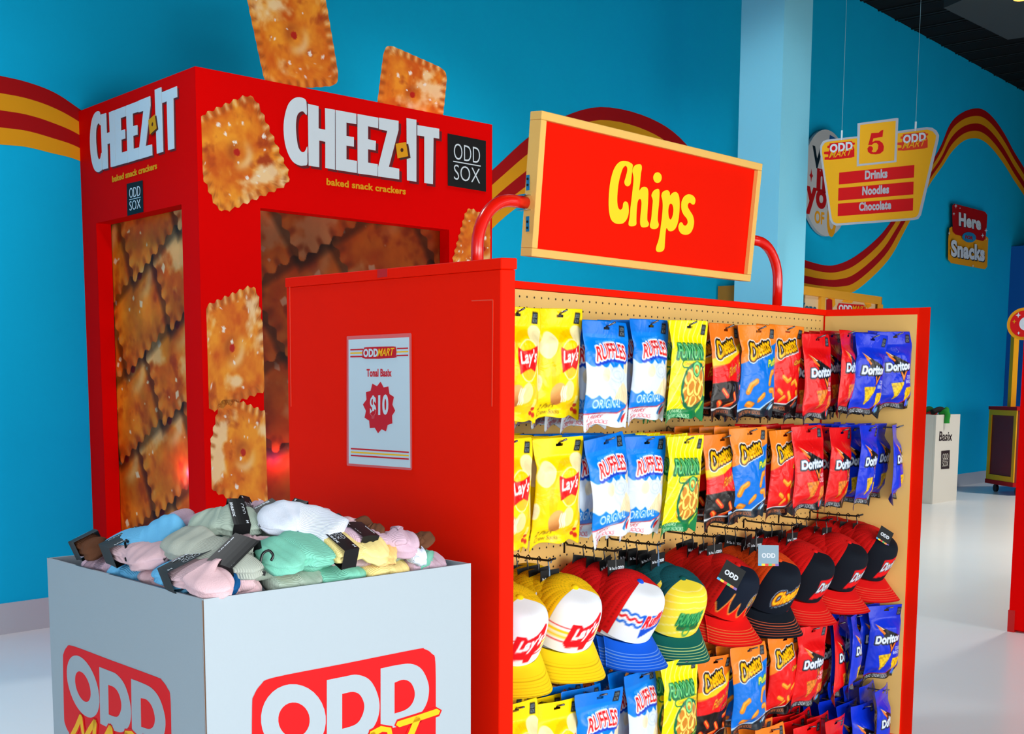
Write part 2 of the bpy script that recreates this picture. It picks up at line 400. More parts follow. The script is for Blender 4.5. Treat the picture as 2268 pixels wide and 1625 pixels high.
st(wq(-6, 13.8, 0, .15, .0, .012).build('baseboard_back', mat('base_grey', (186, 196, 206), .5, .4)))
# floor, ceiling
fl = mat('polished_floor', (228, 232, 234), .24, .45, noise=.03, nscale=1.5)
# unseen beam behind the camera, added to shade the upper wall
st(MB().box((-7, -1.9, 2.0), (24, -1.6, CEIL+.12)).build('shade_beam_1', mat('shade_beam_paint', (150, 160, 166), .8)))
st(MB().box((-7, -9, -.05), (24, 9, 0)).build('floor', fl))
cb = MB().box((-7, -9, CEIL+.12), (24, 9, CEIL+.2))
st(cb.build('ceiling', mat('black_deck', (5, 6, 6), .8, .2)))
ribm = mat('deck_rib', (16, 20, 20), .6, .3)
rb = MB()
for i in range(34):
    s = 3.2+.42*i
    for o0, o1, hh in ((0, .025, .012), (.09, .10, .008)):
        a = [WALL.xyz(s+o0, z, o) for o, z in ((0, CEIL+.12-hh), (9, CEIL+.12-hh), (9, CEIL+.12), (0, CEIL+.12))]
        b = [WALL.xyz(s+o1, z, o) for o, z in ((0, CEIL+.12-hh), (9, CEIL+.12-hh), (9, CEIL+.12), (0, CEIL+.12))]
        rb.hexa(a, b)
st(rb.build('ceiling_ribs', ribm))
# a grey panel hung below the deck, with a warm lamp
q = [onZ(px, py, CEIL) for px, py in ((2090, 18), (2232, 88), (2420, 60), (2200, -30))]
g = MB().hexa([p+np.array([0, 0, .08]) for p in q], q).build('ceiling_panel', mat('grey_panel', (66, 72, 74), .8, .2)); st(g)
lampm = mat('warm_lamp_glass', (255, 170, 60), .4, emit=4.)
lc = onZ(2262, -2, CEIL-.05)
pl_ = root('ceiling_lamp', lc, 'small round warm lamp glowing under the grey ceiling panel', 'lamp')
MB().tube([lc+np.array([0, 0, .05]), lc+np.array([0, 0, .01])], .09, 20).build('housing', BLACK, pl_)
MB().tube([lc+np.array([0, 0, .012]), lc], .07, 20).build('diffuser', lampm, pl_)
# low partition at the far end, and end wall
cn = WALL.xyz(13.8, 0); 
def box_sn(s0, s1, o0, o1, z0, z1):
    p = [WALL.xyz(s, 0, o) for s, o in ((s0, o0), (s1, o0), (s1, o1), (s0, o1))]
    return MB().quadbox(p, z0, z1)
st(box_sn(13.8, 14.0, 0, 8, 0, 3.06).build('wall_partition', mat('partition_blue', (8, 96, 178), .75, .2)))
st(box_sn(17, 17.1, -.1, 12, 0, CEIL+.3).build('wall_end', mat('end_wall_teal', (6, 60, 84), .8, .2)))
# pillar
PX = 5.62
c0 = onX(1718, 668, 0) if 0 else None
pn = OC + ray(1718, 668)*(9.2/np.dot(ray(1718, 668), _F))
pw = .37
st(MB().box((pn[0], pn[1], 0), (pn[0]+pw*1.05, pn[1]+pw, CEIL+.12)).build('column_pillar', PILB))

# ================================================================== CRACKER DISPLAY
ztop = 2.531
CN = onZ(432, 146.6, ztop); CL = onZ(173.6, 246.7, ztop); CRt = onZ(1090.3, 276.1, ztop)
PR = Plane(CN, CRt); PL = Plane(CL, CN)
WR = np.linalg.norm((CRt-CN)[:2]); WL = np.linalg.norm((CN-CL)[:2])
cz = root('cracker_display', (3.65, 5.15, 0), 'tall red cardboard display shaped like a cracker box with windows against the blue wall', 'display')
wr0 = PR.uv(576.5, 458.5); wr1 = PR.uv(995, 506.5); wl0 = PL.uv(213, 496); wl1 = PL.uv(402, 454.5)
VT = (wr0[1]+wr1[1]+wl0[1]+wl1[1])/4; VB = .34; TH = .075
prism('front_panel', [[(0, 0), (WR, 0), (WR, ztop), (0, ztop)], [(wr0[0], VB), (wr1[0], VB), (wr1[0], VT), (wr0[0], VT)]], lambda p, f: PR.xyz(p[0], p[1], -TH*(1-f)), REDB, cz)
prism('side_panel', [[(0, 0), (WL-.001, 0), (WL-.001, ztop), (0, ztop)], [(wl0[0], VB), (wl1[0], VB), (wl1[0], VT), (wl0[0], VT)]], lambda p, f: PL.xyz(p[0], p[1], -TH*(1-f)), REDB, cz)
BR = CRt+(CL-CN)*.98
MB().quadbox([CN+[.04, .05, 0], CRt+[-.03, .05, 0], BR+[-.03, 0, 0], CL+[.04, 0, 0]], ztop-.03, ztop-.001).build('top_panel', REDB, cz)
MB().quadbox([CRt+[-.03, .03, 0], CRt, BR, BR+[-.03, 0, 0]], 0, ztop-.031).build('far_side_panel', REDB, cz)
# window prints
PRINT = printed('gloss_print', .45, .15)
PRINTM = printed('matt_print', .5, .3)
def crackers_canvas(W, H, ppm, seed, tint, ox, oy, size=.60, ang=27, a=(.46, .20), b=(-.10, -.44)):
    size = .70
    w_, h_ = int(W*ppm), int(H*ppm); cv = Canvas(w_, h_, (120, 60, 20), 1); X, Y = cv.grid(); U = X/ppm; Vv = H-Y/ppm
    ca, sa = math.cos(ang*D), math.sin(ang*D); k = seed
    cells = [(i, j) for j in range(-8, 9) for i in range(-8, 9)]
    cells.sort(key=lambda c: (-c[1], c[0]))
    for i, j in cells:
        cx = ox+i*a[0]+j*b[0]; cy = oy+i*a[1]+j*b[1]
        if not (-.6 < cx < W+.6 and -.6 < cy < H+.6): continue
        k += 1; dx, dy = U-cx, Vv-cy; u = (dx*ca+dy*sa)/(size/2); v = (-dx*sa+dy*ca)/(size/2)
        e = np.maximum(abs(u), abs(v)); t = np.where(abs(u) > abs(v), v, u)
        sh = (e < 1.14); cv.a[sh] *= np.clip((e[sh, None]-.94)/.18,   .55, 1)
        m = e < 1-.03*(1-np.cos(t*math.pi*8.5)); cv.a[m] = cracker_col(u[m], v[m], k)
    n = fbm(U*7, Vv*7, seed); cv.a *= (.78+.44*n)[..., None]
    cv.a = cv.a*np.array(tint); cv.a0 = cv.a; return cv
def canvas_sheet(name, cv, f3, parent, m, nx, ny):
    xs = np.linspace(0, cv.w, nx); ys = np.linspace(0, cv.h, ny); X, Y = np.meshgrid(xs, ys)
    V = [f3(x/cv.w, 1-y/cv.h) for x, y in zip(X.ravel(), Y.ravel())]
    F = [(j*nx+i, (j+1)*nx+i, (j+1)*nx+i+1, j*nx+i+1) for j in range(ny-1) for i in range(nx-1)]
    return mk(name, V, F, m, parent, colors=cv.sample(X.ravel(), Y.ravel()))
lw, lh = wl1[0]-wl0[0]+.16, VT-VB+.1
h1 = PL.uv(273, 609)
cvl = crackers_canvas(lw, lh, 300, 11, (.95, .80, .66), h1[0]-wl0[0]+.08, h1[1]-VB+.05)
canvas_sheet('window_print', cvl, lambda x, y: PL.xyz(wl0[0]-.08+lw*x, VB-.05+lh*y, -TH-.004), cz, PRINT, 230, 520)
rw = wr1[0]-wr0[0]+.16
h2 = PR.uv(700, 560)
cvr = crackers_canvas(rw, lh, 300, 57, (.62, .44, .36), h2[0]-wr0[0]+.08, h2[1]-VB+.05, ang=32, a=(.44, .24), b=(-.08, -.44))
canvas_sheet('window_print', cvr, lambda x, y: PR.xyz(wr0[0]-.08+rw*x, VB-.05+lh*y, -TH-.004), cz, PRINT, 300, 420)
# printed crackers on the front
def front_cr(quad, seed, clip): cracker_patch('printed_cracker', quad, lambda p, h: PR.at(p[0], p[1], .0005+.0015*h), cz, PRINTM, seed, clip=clip)
front_cr([(401, 276), (560, 203), (650, 404), (485, 476)], 3, lambda p: p[0] > 445+.03*(p[1]-240))
front_cr([(428, 690), (568, 626), (602, 860), (455, 917)], 5, lambda p: 457+.028*(p[1]-690) < p[0] < 581+.028*(p[1]-690))
front_cr([(490, 870), (620, 925), (592, 1142), (446, 1075)], 8, lambda p: 464+.028*(p[1]-900) < p[0] < 587+.028*(p[1]-900) and p[1] > 884+.05*abs(p[0]-520))
front_cr([(1035, 455), (1135, 515), (1112, 645), (998, 590)], 12, lambda p: p[0] < 1086)
# the big lettering
k2 = 2.709
def z2(l): return [(400+x/k2, y/k2) for x, y in l]
LT = dict(
 C=smooth_loop([(750, 598), (715, 583), (680, 590), (648, 622), (628, 680), (618, 750), (622, 835), (640, 910), (672, 968), (712, 992), (740, 993), (760, 985), (761, 930), (760, 878), (745, 908), (725, 910), (707, 883), (697, 830), (692, 760), (697, 702), (712, 675), (735, 668), (756, 690), (757, 640)], 3).tolist(),
 H=[(763, 622), (828, 637), (828, 770), (868, 778), (866, 648), (926, 658), (926, 1018), (868, 1007), (868, 850), (832, 843), (832, 1003), (768, 993)],
 E=[(929, 659), (1055, 682), (1055, 745), (995, 735), (995, 815), (1040, 823), (1040, 880), (995, 873), (995, 955), (1058, 965), (1058, 1038), (930, 1018)],
 E2=[(1061, 683), (1187, 706), (1186, 770), (1125, 757), (1125, 835), (1172, 845), (1170, 903), (1125, 895), (1125, 975), (1183, 985), (1181, 1056), (1062, 1040)],
 Z=[(1190, 705), (1308, 725), (1308, 780), (1250, 1000), (1312, 1012), (1312, 1076), (1184, 1058), (1184, 1005), (1240, 785), (1190, 775)],
 I=[(1355, 708), (1415, 718), (1415, 1090), (1358, 1082)],
 T=[(1420, 750), (1552, 772), (1552, 832), (1518, 826), (1514, 1105), (1462, 1097), (1462, 818), (1420, 812)])
aR = np.array([PR.uv(*z2([p])[0]) for p in ((763, 622), (1552, 772), (768, 993))])
aL = np.array([PL.uv(x/2.708, y/2.708) for x, y in ((608, 688), (1065, 518), (620, 1018))])
Ma = np.linalg.solve(np.c_[aR, np.ones(3)], aL)
def onR(p, off): return PR.at(400+p[0]/k2, p[1]/k2, off)
def onL(p, off): u = np.r_[PR.uv(400+p[0]/k2, p[1]/k2), 1]@Ma; return PL.xyz(u[0], u[1], off)
SHD = mat('letter_shadow_print', (112, 22, 30), .5, .3)
for fn in (onR, onL):
    s = .8 if fn is onL else 1
    for kk, lp in LT.items():
        prism('letter_shadow', [[(x+15*s, y+17*s) for x, y in lp]], lambda p, f: fn(p, .0006+.0008*f), SHD, cz)
        prism('letter', [lp], lambda p, f: fn(p, .0018+.003*f), OFFW, cz)
    prism('letter_shadow', [[(1302, 872), (1366, 862), (1380, 948), (1316, 962)]], lambda p, f: fn(p, .0052+.0006*f), mat('dark_brown_print', (80, 34, 14), .5), cz)
    prism('small_cracker_mark', [[(1290, 862), (1352, 852), (1366, 937), (1302, 950)], ell(1328, 900, 9, 12, 14)], lambda p, f: fn(p, .006+.001*f), YELO, cz)
    bl, br, tl = fn((875, 1110), .001), fn((1350, 1168), .001), fn((875, 1068), .001)
    text3d('slogan_lettering', 'baked snack crackers', bl, br-bl, tl-bl, YELO, cz, .03)
def odd_sox(pl, tl, tr, br, bl, parent, off=.001, name='black_label', bg=None, fg=None):
    bg = bg or BLACK; fg = fg or OFFW
    prism(name, [[tl, tr, br, bl]], lambda p, f: pl.at(p[0], p[1], off+.0015*f), bg, parent)
    tl, tr, br, bl = (np.array(p, float) for p in (tl, tr, br, bl))
    def b(x, y): return (tl*(1-x)+tr*x)*(1-y)+(bl*(1-x)+br*x)*y
    for s, y0, y1 in (('ODD', .47, .16), ('SOX', .86, .57)):
        text_px('label_lettering', s, pl, b(.16, y0), b(.84, y0), b(.16, y1), fg, parent, off+.002, -.012, .001)
    prism('label_line', [[b(.14, .505), b(.86, .505), b(.86, .525), b(.14, .525)]], lambda p, f: pl.at(p[0], p[1], off+.002+.001*f), fg, parent)
odd_sox(PR, (991.4, 295.3), (1076.3, 311.9), (1076.6, 424.5), (992.1, 410.9), cz)
odd_sox(PL, (280.5, 407), (316, 399), (317.5, 469), (282, 478), cz)
# cracker cutouts on top
CUT = printed('cutout_print', .5, .3)
for q, off, seed, lab in (([(540, -34), (716, -34), (754, 190), (590, 200)], -.10, 21, 'large upright cracker cutout standing on the display, nearest its front corner'),
                       ([(852, 94), (992, 156), (976, 305), (828, 290)], -.10, 26, 'smaller tilted cracker cutout standing on the display, right of the large one')):
    hh = PR.at(*q[3], off)
    o = cracker_patch('cracker_cutout', q, lambda p, h: PR.at(p[0], p[1], off-.03*(1-h)), None, CUT, seed, amp=.006, clip=lambda p: PR.at(p[0], p[1], off)[2] > ztop+.0015, back=(70, 30, 20))
    tag(o, lab, 'cutout', 'cracker cutouts on top of the display')

# ================================================================== GONDOLA
Y0 = 2.0373; ZT = 1.449
gd = root('gondola_shelf', (2.6, 2.04, 0), 'red double-sided gondola with tan pegboard holding snack-bag sock packets and caps', 'display shelf')
NP0 = onZ(633.6, 615.5, ZT); NP1 = onZ(1109.2, 570.7, ZT); NP2 = onZ(1140.6, 571.5, ZT)
NPL = Plane(NP0, NP1)
quad = [NP0, NP1, NP2+[.002, 0, 0], NP0+[.042, 0, 0]]
e = bevel(MB().quadbox(quad, 0, ZT-.022).build('end_panel', RED, gd), .0015, 1)
cap = [NP0+NPL.n*.002+[0, .002, 0], NP1+NPL.n*.002+[0, -.003, 0], NP2+[.004, -.003, 0], NP0+[.044, .002, 0]]
bevel(MB().quadbox(cap, ZT-.0215, ZT).build('panel_cap', RED, gd), .0015, 1)
nt = [NPL.at(px, py, 0) for px, py in ((838, 597), (860, 595), (860, 613), (838, 615))]
MB().hexa([p-NPL.n*.001 for p in nt], [p+NPL.n*.003 for p in nt]).build('panel_notch_block', mat('dark_red_edge', (196, 12, 6), .5), gd)
# taped outline of the filler board
ln = MB()
for (x0, y0), (x1, y1) in (((1045, 666), (1092, 664)), ((1092, 664), (1090, 900)), ((642, 632), (760, 622)), ((915, 608), (1100, 592)), ((642, 632), (645, 900))):
    a, b = NPL.at(x0, y0), NPL.at(x1, y1); d = np.cross(b-a, NPL.n); d = d/np.linalg.norm(d)*.0012
    ln.hexa([a-d, b-d, b+d, a+d], [p+NPL.n*.0008 for p in (a-d, b-d, b+d, a+d)])
ln.build('filler_seam', mat('seam_orange', (236, 66, 34), .5), gd)
# pegboard with punched holes
pm = mat('pegboard_tan', (236, 190, 108), .55, .3, bump=.08, bscale=90)
N = pm.node_tree.nodes; L = pm.node_tree.links
geo = N.new('ShaderNodeNewGeometry'); sep = N.new('ShaderNodeSeparateXYZ'); L.new(geo.outputs['Position'], sep.inputs[0])
h0 = onY(1150.9, 656, Y0)
def fr(sock, o):
    a = N.new('ShaderNodeMath'); a.operation = 'SUBTRACT'; a.inputs[1].default_value = o-.0127; L.new(sock, a.inputs[0])
    b = N.new('ShaderNodeMath'); b.operation = 'DIVIDE'; b.inputs[1].default_value = .0254; L.new(a.outputs[0], b.inputs[0])
    c = N.new('ShaderNodeMath'); c.operation = 'FRACT'; L.new(b.outputs[0], c.inputs[0])
    d = N.new('ShaderNodeMath'); d.operation = 'SUBTRACT'; d.inputs[1].default_value = .5; L.new(c.outputs[0], d.inputs[0])
    e = N.new('ShaderNodeMath'); e.operation = 'POWER'; e.inputs[1].default_value = 2; L.new(d.outputs[0], e.inputs[0]); return e.outputs[0]
ad = N.new('ShaderNodeMath'); L.new(fr(sep.outputs[0], h0[0]), ad.inputs[0]); L.new(fr(sep.outputs[2], h0[2]), ad.inputs[1])
lt = N.new('ShaderNodeMath'); lt.operation = 'LESS_THAN'; lt.inputs[1].default_value = (.0026/.0254)**2; L.new(ad.outputs[0], lt.inputs[0])
mx = N.new('ShaderNodeMix'); mx.data_type = 'RGBA'; mx.inputs[6].default_value = tuple(lin((236, 190, 108)))+(1,); mx.inputs[7].default_value = (.035, .018, .006, 1)
L.new(lt.outputs[0], mx.inputs[0]); L.new(mx.outputs[2], N['Principled BSDF'].inputs['Base Color'])
MB().box((1.742, Y0, .1), (3.50, Y0+.006, 1.43)).build('pegboard', pm, gd)
MB().box((1.742, Y0+.034, .1), (3.50, Y0+.04, 1.43)).build('pegboard', pm, gd)
MB().box((1.742, Y0+.007, .1), (3.50, Y0+.033, 1.42)).build('core_frame', TAN, gd)
bevel(MB().box((1.743, Y0-.008, 1.431), (3.50, Y0+.048, ZT-.0005)).build('top_rail', RED, gd), .001, 1)
# far end panel: a little splayed
FE = onZ(2036, 681, ZT); FO = onZ(2062, 680, ZT); FI = np.array([3.501, Y0-.006, 0])
FP = Plane(FI, FE)
fo2 = [FO[0]+.0, FO[1]]
bevel(MB().quadbox([FI, FE, FO, [FO[0]-.03, 2.39], [FI[0], 2.39]], 0, ZT).build('end_panel', RED, gd), .001, 1)
fe_in = FI+(FE-FI)*.985
lp = [FI+[0, 0, 0], fe_in, fe_in+FP.n*.004, FI+FP.n*.004]
MB().quadbox(lp, .1, 1.428).build('side_lining', TAN, gd)
MB().box((1.745, Y0-.30, 0), (3.52, Y0+.33, .098)).build('base_deck', RED, gd)

# ------------------------------------------------------------------ the Chips sign
class TPl(Plane):
    def __init__(s, P, n, u): s.P = np.array(P, float); s.n = np.array(n, float)/np.linalg.norm(n); s.u = np.array(u, float)
sn = np.array([0, -.33, -.03]); sn /= np.linalg.norm(sn); su = np.array([0, -.03, .33]); su /= np.linalg.norm(su)
s0 = np.array([2.126, 2.017, 1.507]); SW, SH = .924, .330
SP = TPl(s0, sn, (1, 0, 0))
def S(x, h, d): return s0+np.array([1, 0, 0])*x+su*h+sn*d
sg = root('category_sign', (2.588, 2.03, 1.449), 'wood-framed red sign reading Chips on two bent red tubes above the gondola', 'sign')
def sbar(x0, x1, h0_, h1_, nm='frame_bar'):
    bevel(MB().hexa([S(x0, h0_, -.038), S(x1, h0_, -.038), S(x1, h1_, -.038), S(x0, h1_, -.038)], [S(x0, h0_, 0), S(x1, h0_, 0), S(x1, h1_, 0), S(x0, h1_, 0)]).build(nm, mat('tan_wood', (240, 188, 98), .55, .3, noise=.06, nscale=8, bump=.2, bscale=120), sg), .0012, 1)
sbar(0, SW, 0, .019); sbar(0, SW, SH-.019, SH); sbar(0, .019, .0195, SH-.0195); sbar(SW-.019, SW, .0195, SH-.0195)
MB().hexa([S(.0192, .0192, -.026), S(SW-.0192, .0192, -.026), S(SW-.0192, SH-.0192, -.026), S(.0192, SH-.0192, -.026)], [S(.0192, .0192, -.013), S(SW-.0192, .0192, -.013), S(SW-.0192, SH-.0192, -.013), S(.0192, SH-.0192, -.013)]).build('sign_panel', mat('sign_red', (240, 22, 0), .6, .04, bump=.06, bscale=60), sg)
k4 = 2.955
CH = dict(
 C=[(1187, 488), (1168, 472), (1145, 463), (1112, 463), (1084, 482), (1060, 522), (1042, 585), (1032, 655), (1028, 730), (1032, 800), (1046, 848), (1072, 870), (1100, 874), (1126, 868), (1148, 842), (1160, 800), (1158, 750), (1148, 730), (1133, 728), (1123, 742), (1120, 765), (1110, 780), (1098, 778), (1088, 755), (1085, 700), (1092, 620), (1105, 560), (1121, 512), (1138, 494), (1149, 505), (1149, 530), (1139, 570), (1131, 600), (1138, 621), (1155, 628), (1172, 612), (1178, 570), (1183, 520)],
 h=[(1190, 505), (1205, 488), (1230, 483), (1243, 490), (1246, 510), (1240, 545), (1235, 600), (1229, 655), (1242, 638), (1260, 631), (1279, 637), (1288, 662), (1287, 720), (1283, 790), (1282, 848), (1292, 870), (1287, 889), (1260, 897), (1240, 890), (1234, 860), (1238, 800), (1243, 745), (1240, 717), (1229, 712), (1218, 732), (1212, 790), (1210, 850), (1210, 876), (1195, 888), (1166, 888), (1158, 872), (1165, 830), (1172, 760), (1184, 660), (1191, 590), (1189, 555), (1183, 530)],
 dot=ell(1348, 571, 28, 35, 14),
 i=[(1308, 688), (1320, 660), (1340, 646), (1357, 647), (1362, 672), (1358, 740), (1352, 800), (1350, 848), (1357, 878), (1349, 900), (1325, 908), (1303, 900), (1298, 880), (1307, 840), (1312, 780), (1317, 720)],
 s=[(1597, 722), (1592, 702), (1575, 685), (1548, 680), (1522, 695), (1505, 730), (1505, 780), (1520, 815), (1540, 840), (1545, 868), (1532, 885), (1518, 880), (1510, 866), (1495, 866), (1485, 888), (1488, 915), (1505, 938), (1535, 945), (1562, 935), (1580, 905), (1588, 860), (1580, 820), (1562, 790), (1548, 765), (1548, 745), (1560, 735), (1575, 746), (1590, 745)])
P_o = [(1373, 690), (1382, 665), (1400, 655), (1418, 655), (1429, 670), (1430, 688), (1446, 671), (1468, 665), (1485, 680), (1493, 720), (1492, 790), (1483, 860), (1465, 905), (1440, 922), (1420, 918), (1406, 902), (1399, 960), (1396, 1010), (1392, 1040), (1375, 1055), (1350, 1057), (1338, 1045), (1341, 1020), (1356, 975), (1368, 900), (1378, 820), (1382, 760), (1380, 720)]
P_i = [(1432, 742), (1445, 748), (1452, 780), (1447, 820), (1435, 845), (1423, 830), (1419, 792), (1423, 758)]
def cf(l): return [(1000+x/k4, 200+y/k4) for x, y in l]
SY = mat('sign_yellow', (255, 214, 2), .45, .3)
for kk, l in CH.items(): prism('letter', [smooth_loop(cf(l), 3)], lambda p, f: SP.at(p[0], p[1], -.0128+.0015*f), SY, sg)
prism('letter', [smooth_loop(cf(P_o), 3), smooth_loop(cf(P_i), 3)], lambda p, f: SP.at(p[0], p[1], -.0128+.0015*f), SY, sg)
za = onX(1180, 467, 2.125)[2]; za = 1.625
tubem = mat('red_tube_enamel', (232, 22, 8), .22, .6)
def arc(x0, x1, zb, zc, r):
    s = 1 if x1 > x0 else -1; pts = [(x0, Y0+.0, zb), (x0, Y0, zc-r)]
    for i in range(1, 10): a = i/9*90*D; pts.append((x0+s*r*(1-math.cos(a)), Y0, zc-r+r*math.sin(a)))
    return pts+[(x1, Y0, zc)]
MB().tube(arc(1.967, 2.1255, ZT-.0, 1.632, .115), .0145, 14).build('support_tube', tubem, sg, smooth=True)
MB().tube(arc(3.226, 3.0505, ZT-.0, 1.63, .115), .0145, 14).build('support_tube', tubem, sg, smooth=True)
stp = mat('blue_strap', (36, 130, 180), .4, metal=.3)
for x, sx in ((2.126, -1), (3.05, 1)):
    for z0, z1 in ((1.600, 1.565), (1.660, 1.695)):
        b = MB().box((x-.0015 if sx < 0 else x+.0003, Y0-.012, min(z0, z1)), (x-.0003 if sx < 0 else x+.0015, Y0-.002, max(z0, z1))).build('bracket', stp, sg)
        for zz in (z0*.25+z1*.75, z0*.65+z1*.35):
            MB().tube([(x+sx*.0015, Y0-.007, zz), (x+sx*.003, Y0-.007, zz)], .003, 8).build('screw', BLACK, b)
    MB().box((x-.018 if sx < 0 else x, Y0-.016, 1.6475), (x if sx < 0 else x+.018, Y0+.014, 1.6495)).build('bracket', CHROME, sg)
    MB().box((x-.018 if sx < 0 else x, Y0-.016, 1.6135), (x if sx < 0 else x+.018, Y0+.014, 1.6155)).build('bracket', CHROME, sg)

# ------------------------------------------------------------------ price card on the end panel
pc0 = NPL.at(840, 1030, 0)
pc = root('price_card', (pc0[0], pc0[1], pc0[2]), 'laminated white price card reading Tonal Basix $10 on the red gondola end', 'sign')
kp = 5.075
def cp(l): return [(760+x/kp, 730+y/kp) for x, y in l]
LAM = mat('laminate_film', (236, 96, 90), .15, .6)
plate('laminate', [cp([(45, 72), (760, 38), (768, 50), (775, 1560), (765, 1578), (48, 1528), (40, 1515), (40, 82)])], NPL, LAM, pc, .001, .0006)
PAP = mat('card_paper', (206, 222, 232), .5, .3); CR_ = mat('print_crimson', (206, 6, 24), .5)
plate('card', [cp([(60, 112), (743, 84), (757, 1552), (62, 1502)])], NPL, PAP, pc, .0018, .0006)
for ys, cc in (((216, 200, 228, 234), CR_), ((256, 238, 272, 274), YEL), ((295, 280, 312, 312), CR_)): pass
def bar(x0, x1, y0, y1, t, m_): plate('printed_bar', [cp([(x0, y0), (x1, y1), (x1, y1+t), (x0, y0+t)])], NPL, m_, pc, .0025, .0004)
bar(80, 225, 218, 213, 16, CR_); bar(80, 215, 256, 252, 16, YEL); bar(80, 225, 295, 292, 16, CR_)
bar(605, 730, 203, 199, 16, CR_); bar(600, 732, 243, 237, 16, YEL); bar(600, 732, 283, 279, 16, CR_)
for y, m_ in ((1327, CR_), (1365, YEL), (1403, CR_)): bar(86, 738, y, y+42, 17, m_)
plate('logo_pill', [cp([(240, 205), (260, 196), (560, 188), (590, 200), (598, 225), (595, 290), (570, 318), (250, 326), (220, 300), (216, 240)])], NPL, CR_, pc, .003, .0004, sm=2)
text_px('logo_lettering', 'ODD', NPL, cp([(228, 308)])[0], cp([(392, 304)])[0], cp([(228, 216)])[0], PAP, pc, .0036, .045, .0004)
text_px('logo_lettering', 'MART', NPL, cp([(385, 300)])[0], cp([(560, 290)])[0], cp([(385, 214)])[0], YEL, pc, .0040, .012, .0004, shear=.3)
text_px('card_lettering', 'Tonal Basix', NPL, cp([(265, 530)])[0], cp([(545, 528)])[0], cp([(265, 441)])[0], CR_, pc, .0026, .03, .0004)
st_ = [(420, 583), (455, 648), (508, 637), (520, 722), (570, 755), (553, 842), (585, 910), (550, 965), (553, 1052), (500, 1070), (482, 1142), (432, 1118), (392, 1163), (355, 1102), (300, 1106), (292, 1022), (240, 988), (256, 912), (222, 840), (262, 785), (256, 702), (308, 686), (328, 605), (380, 635)]
plate('starburst', [cp(st_)], NPL, CR_, pc, .0026, .0005)
text_px('price_lettering', '$10', NPL, cp([(303, 1000)])[0], cp([(508, 985)])[0], cp([(303, 742)])[0], PAP, pc, .0034, .035, .0004)

# ================================================================== HANGING AISLE SIGN "5"
def flatdir(hd): a = HEAD-hd*D; return np.array([math.cos(a), math.sin(a), 0])
k5 = 5.803
def c5(l): return [(1760+x/k5, 240+y/k5) for x, y in l]
def at_dep(px, py, dep): d = ray(px, py); return OC+d*dep/np.dot(d, _F)
p5 = at_dep(1945, 400, 9.); SG5 = Plane(p5, p5+flatdir(124))
hs = root('aisle_sign', SG5.at(1945, 495), 'hanging yellow aisle sign numbered 5 listing Drinks, Noodles and Chocolate', 'sign')
GRY = mat('sign_grey_edge', (190, 196, 204), .5); YS = mat('aisle_yellow', (255, 186, 6), .5)
plate('sign_board', [c5([(410, 402), (806, 358), (812, 205), (830, 187), (1315, 122), (1335, 138), (1328, 290), (1700, 240), (1770, 248), (1825, 285), (1857, 345), (1850, 410), (1625, 1370), (1590, 1420), (1530, 1435), (530, 1507), (480, 1480), (450, 1420), (325, 560), (330, 480), (360, 425)])], SG5, GRY, hs, -.012, .012)
plate('yellow_face', [c5([(420, 428), (1310, 322), (1705, 272), (1775, 295), (1818, 350), (1810, 410), (1590, 1360), (1560, 1395), (1500, 1408), (540, 1478), (500, 1460), (478, 1410), (350, 560), (355, 490), (385, 445)])], SG5, YS, hs, .001, .001)
plate('number_square_edge', [c5([(808, 192), (1335, 124), (1308, 690), (798, 745)])], SG5, GRY, hs, .0025, .001)
plate('number_square', [c5([(843, 213), (1300, 158), (1280, 668), (825, 715)])], SG5, YS, hs, .004, .001)
plate('number', [c5([(985, 318), (1080, 312), (1110, 285), (1140, 275), (1130, 365), (1012, 385), (1000, 432), (1040, 413), (1090, 415), (1130, 445), (1148, 490), (1140, 545), (1100, 580), (1040, 590), (980, 585), (942, 558), (935, 515), (955, 487), (985, 485), (1006, 505), (1005, 532), (988, 550), (1010, 565), (1045, 560), (1070, 520), (1075, 470), (1055, 445), (1020, 445), (990, 470), (945, 470), (965, 400)])], SG5, VRED, hs, .0055, .001)
for l, s_, a, b, c in (([(573, 825), (1540, 727), (1533, 888), (568, 978)], 'Drinks', (902, 916), (1192, 892), (905, 800)),
                   ([(563, 1025), (1530, 940), (1525, 1105), (558, 1185)], 'Noodles', (868, 1118), (1212, 1094), (872, 1004)),
                   ([(557, 1225), (1525, 1152), (1520, 1312), (553, 1385)], 'Chocolate', (826, 1322), (1240, 1296), (828, 1208))):
    plate('red_bar', [c5(l)], SG5, VRED, hs, .0025, .001)
    text_px('sign_lettering', s_, SG5, c5([a])[0], c5([b])[0], c5([c])[0], GRY, hs, .004, .045, .001)
for dx, dy in ((0, 0), (942, -118)):
    m_ = mat('logo_orange_red', (232, 58, 22), .5) if dx else VRED
    f = lambda l: c5([(x+dx, y+dy) for x, y in l])
    plate('logo_blob', [f([(450, 450), (735, 420), (745, 440), (775, 440), (772, 465), (745, 470), (768, 520), (768, 620), (740, 625), (735, 632), (450, 662), (440, 660), (385, 660), (385, 628), (432, 622), (432, 592), (378, 588), (378, 558), (440, 552), (445, 512), (420, 508), (420, 480), (445, 476)])], SG5, m_, hs, .0025, .001)
    text_px('logo_lettering', 'ODD', SG5, f([(452, 575)])[0], f([(745, 535)])[0], f([(452, 462)])[0], OFFW, hs, .004, .045, .001)
    text_px('logo_lettering', 'MART', SG5, f([(440, 640)])[0], f([(720, 600)])[0], f([(440, 560)])[0], YS, hs, .0055, .004, .001, shear=.4)
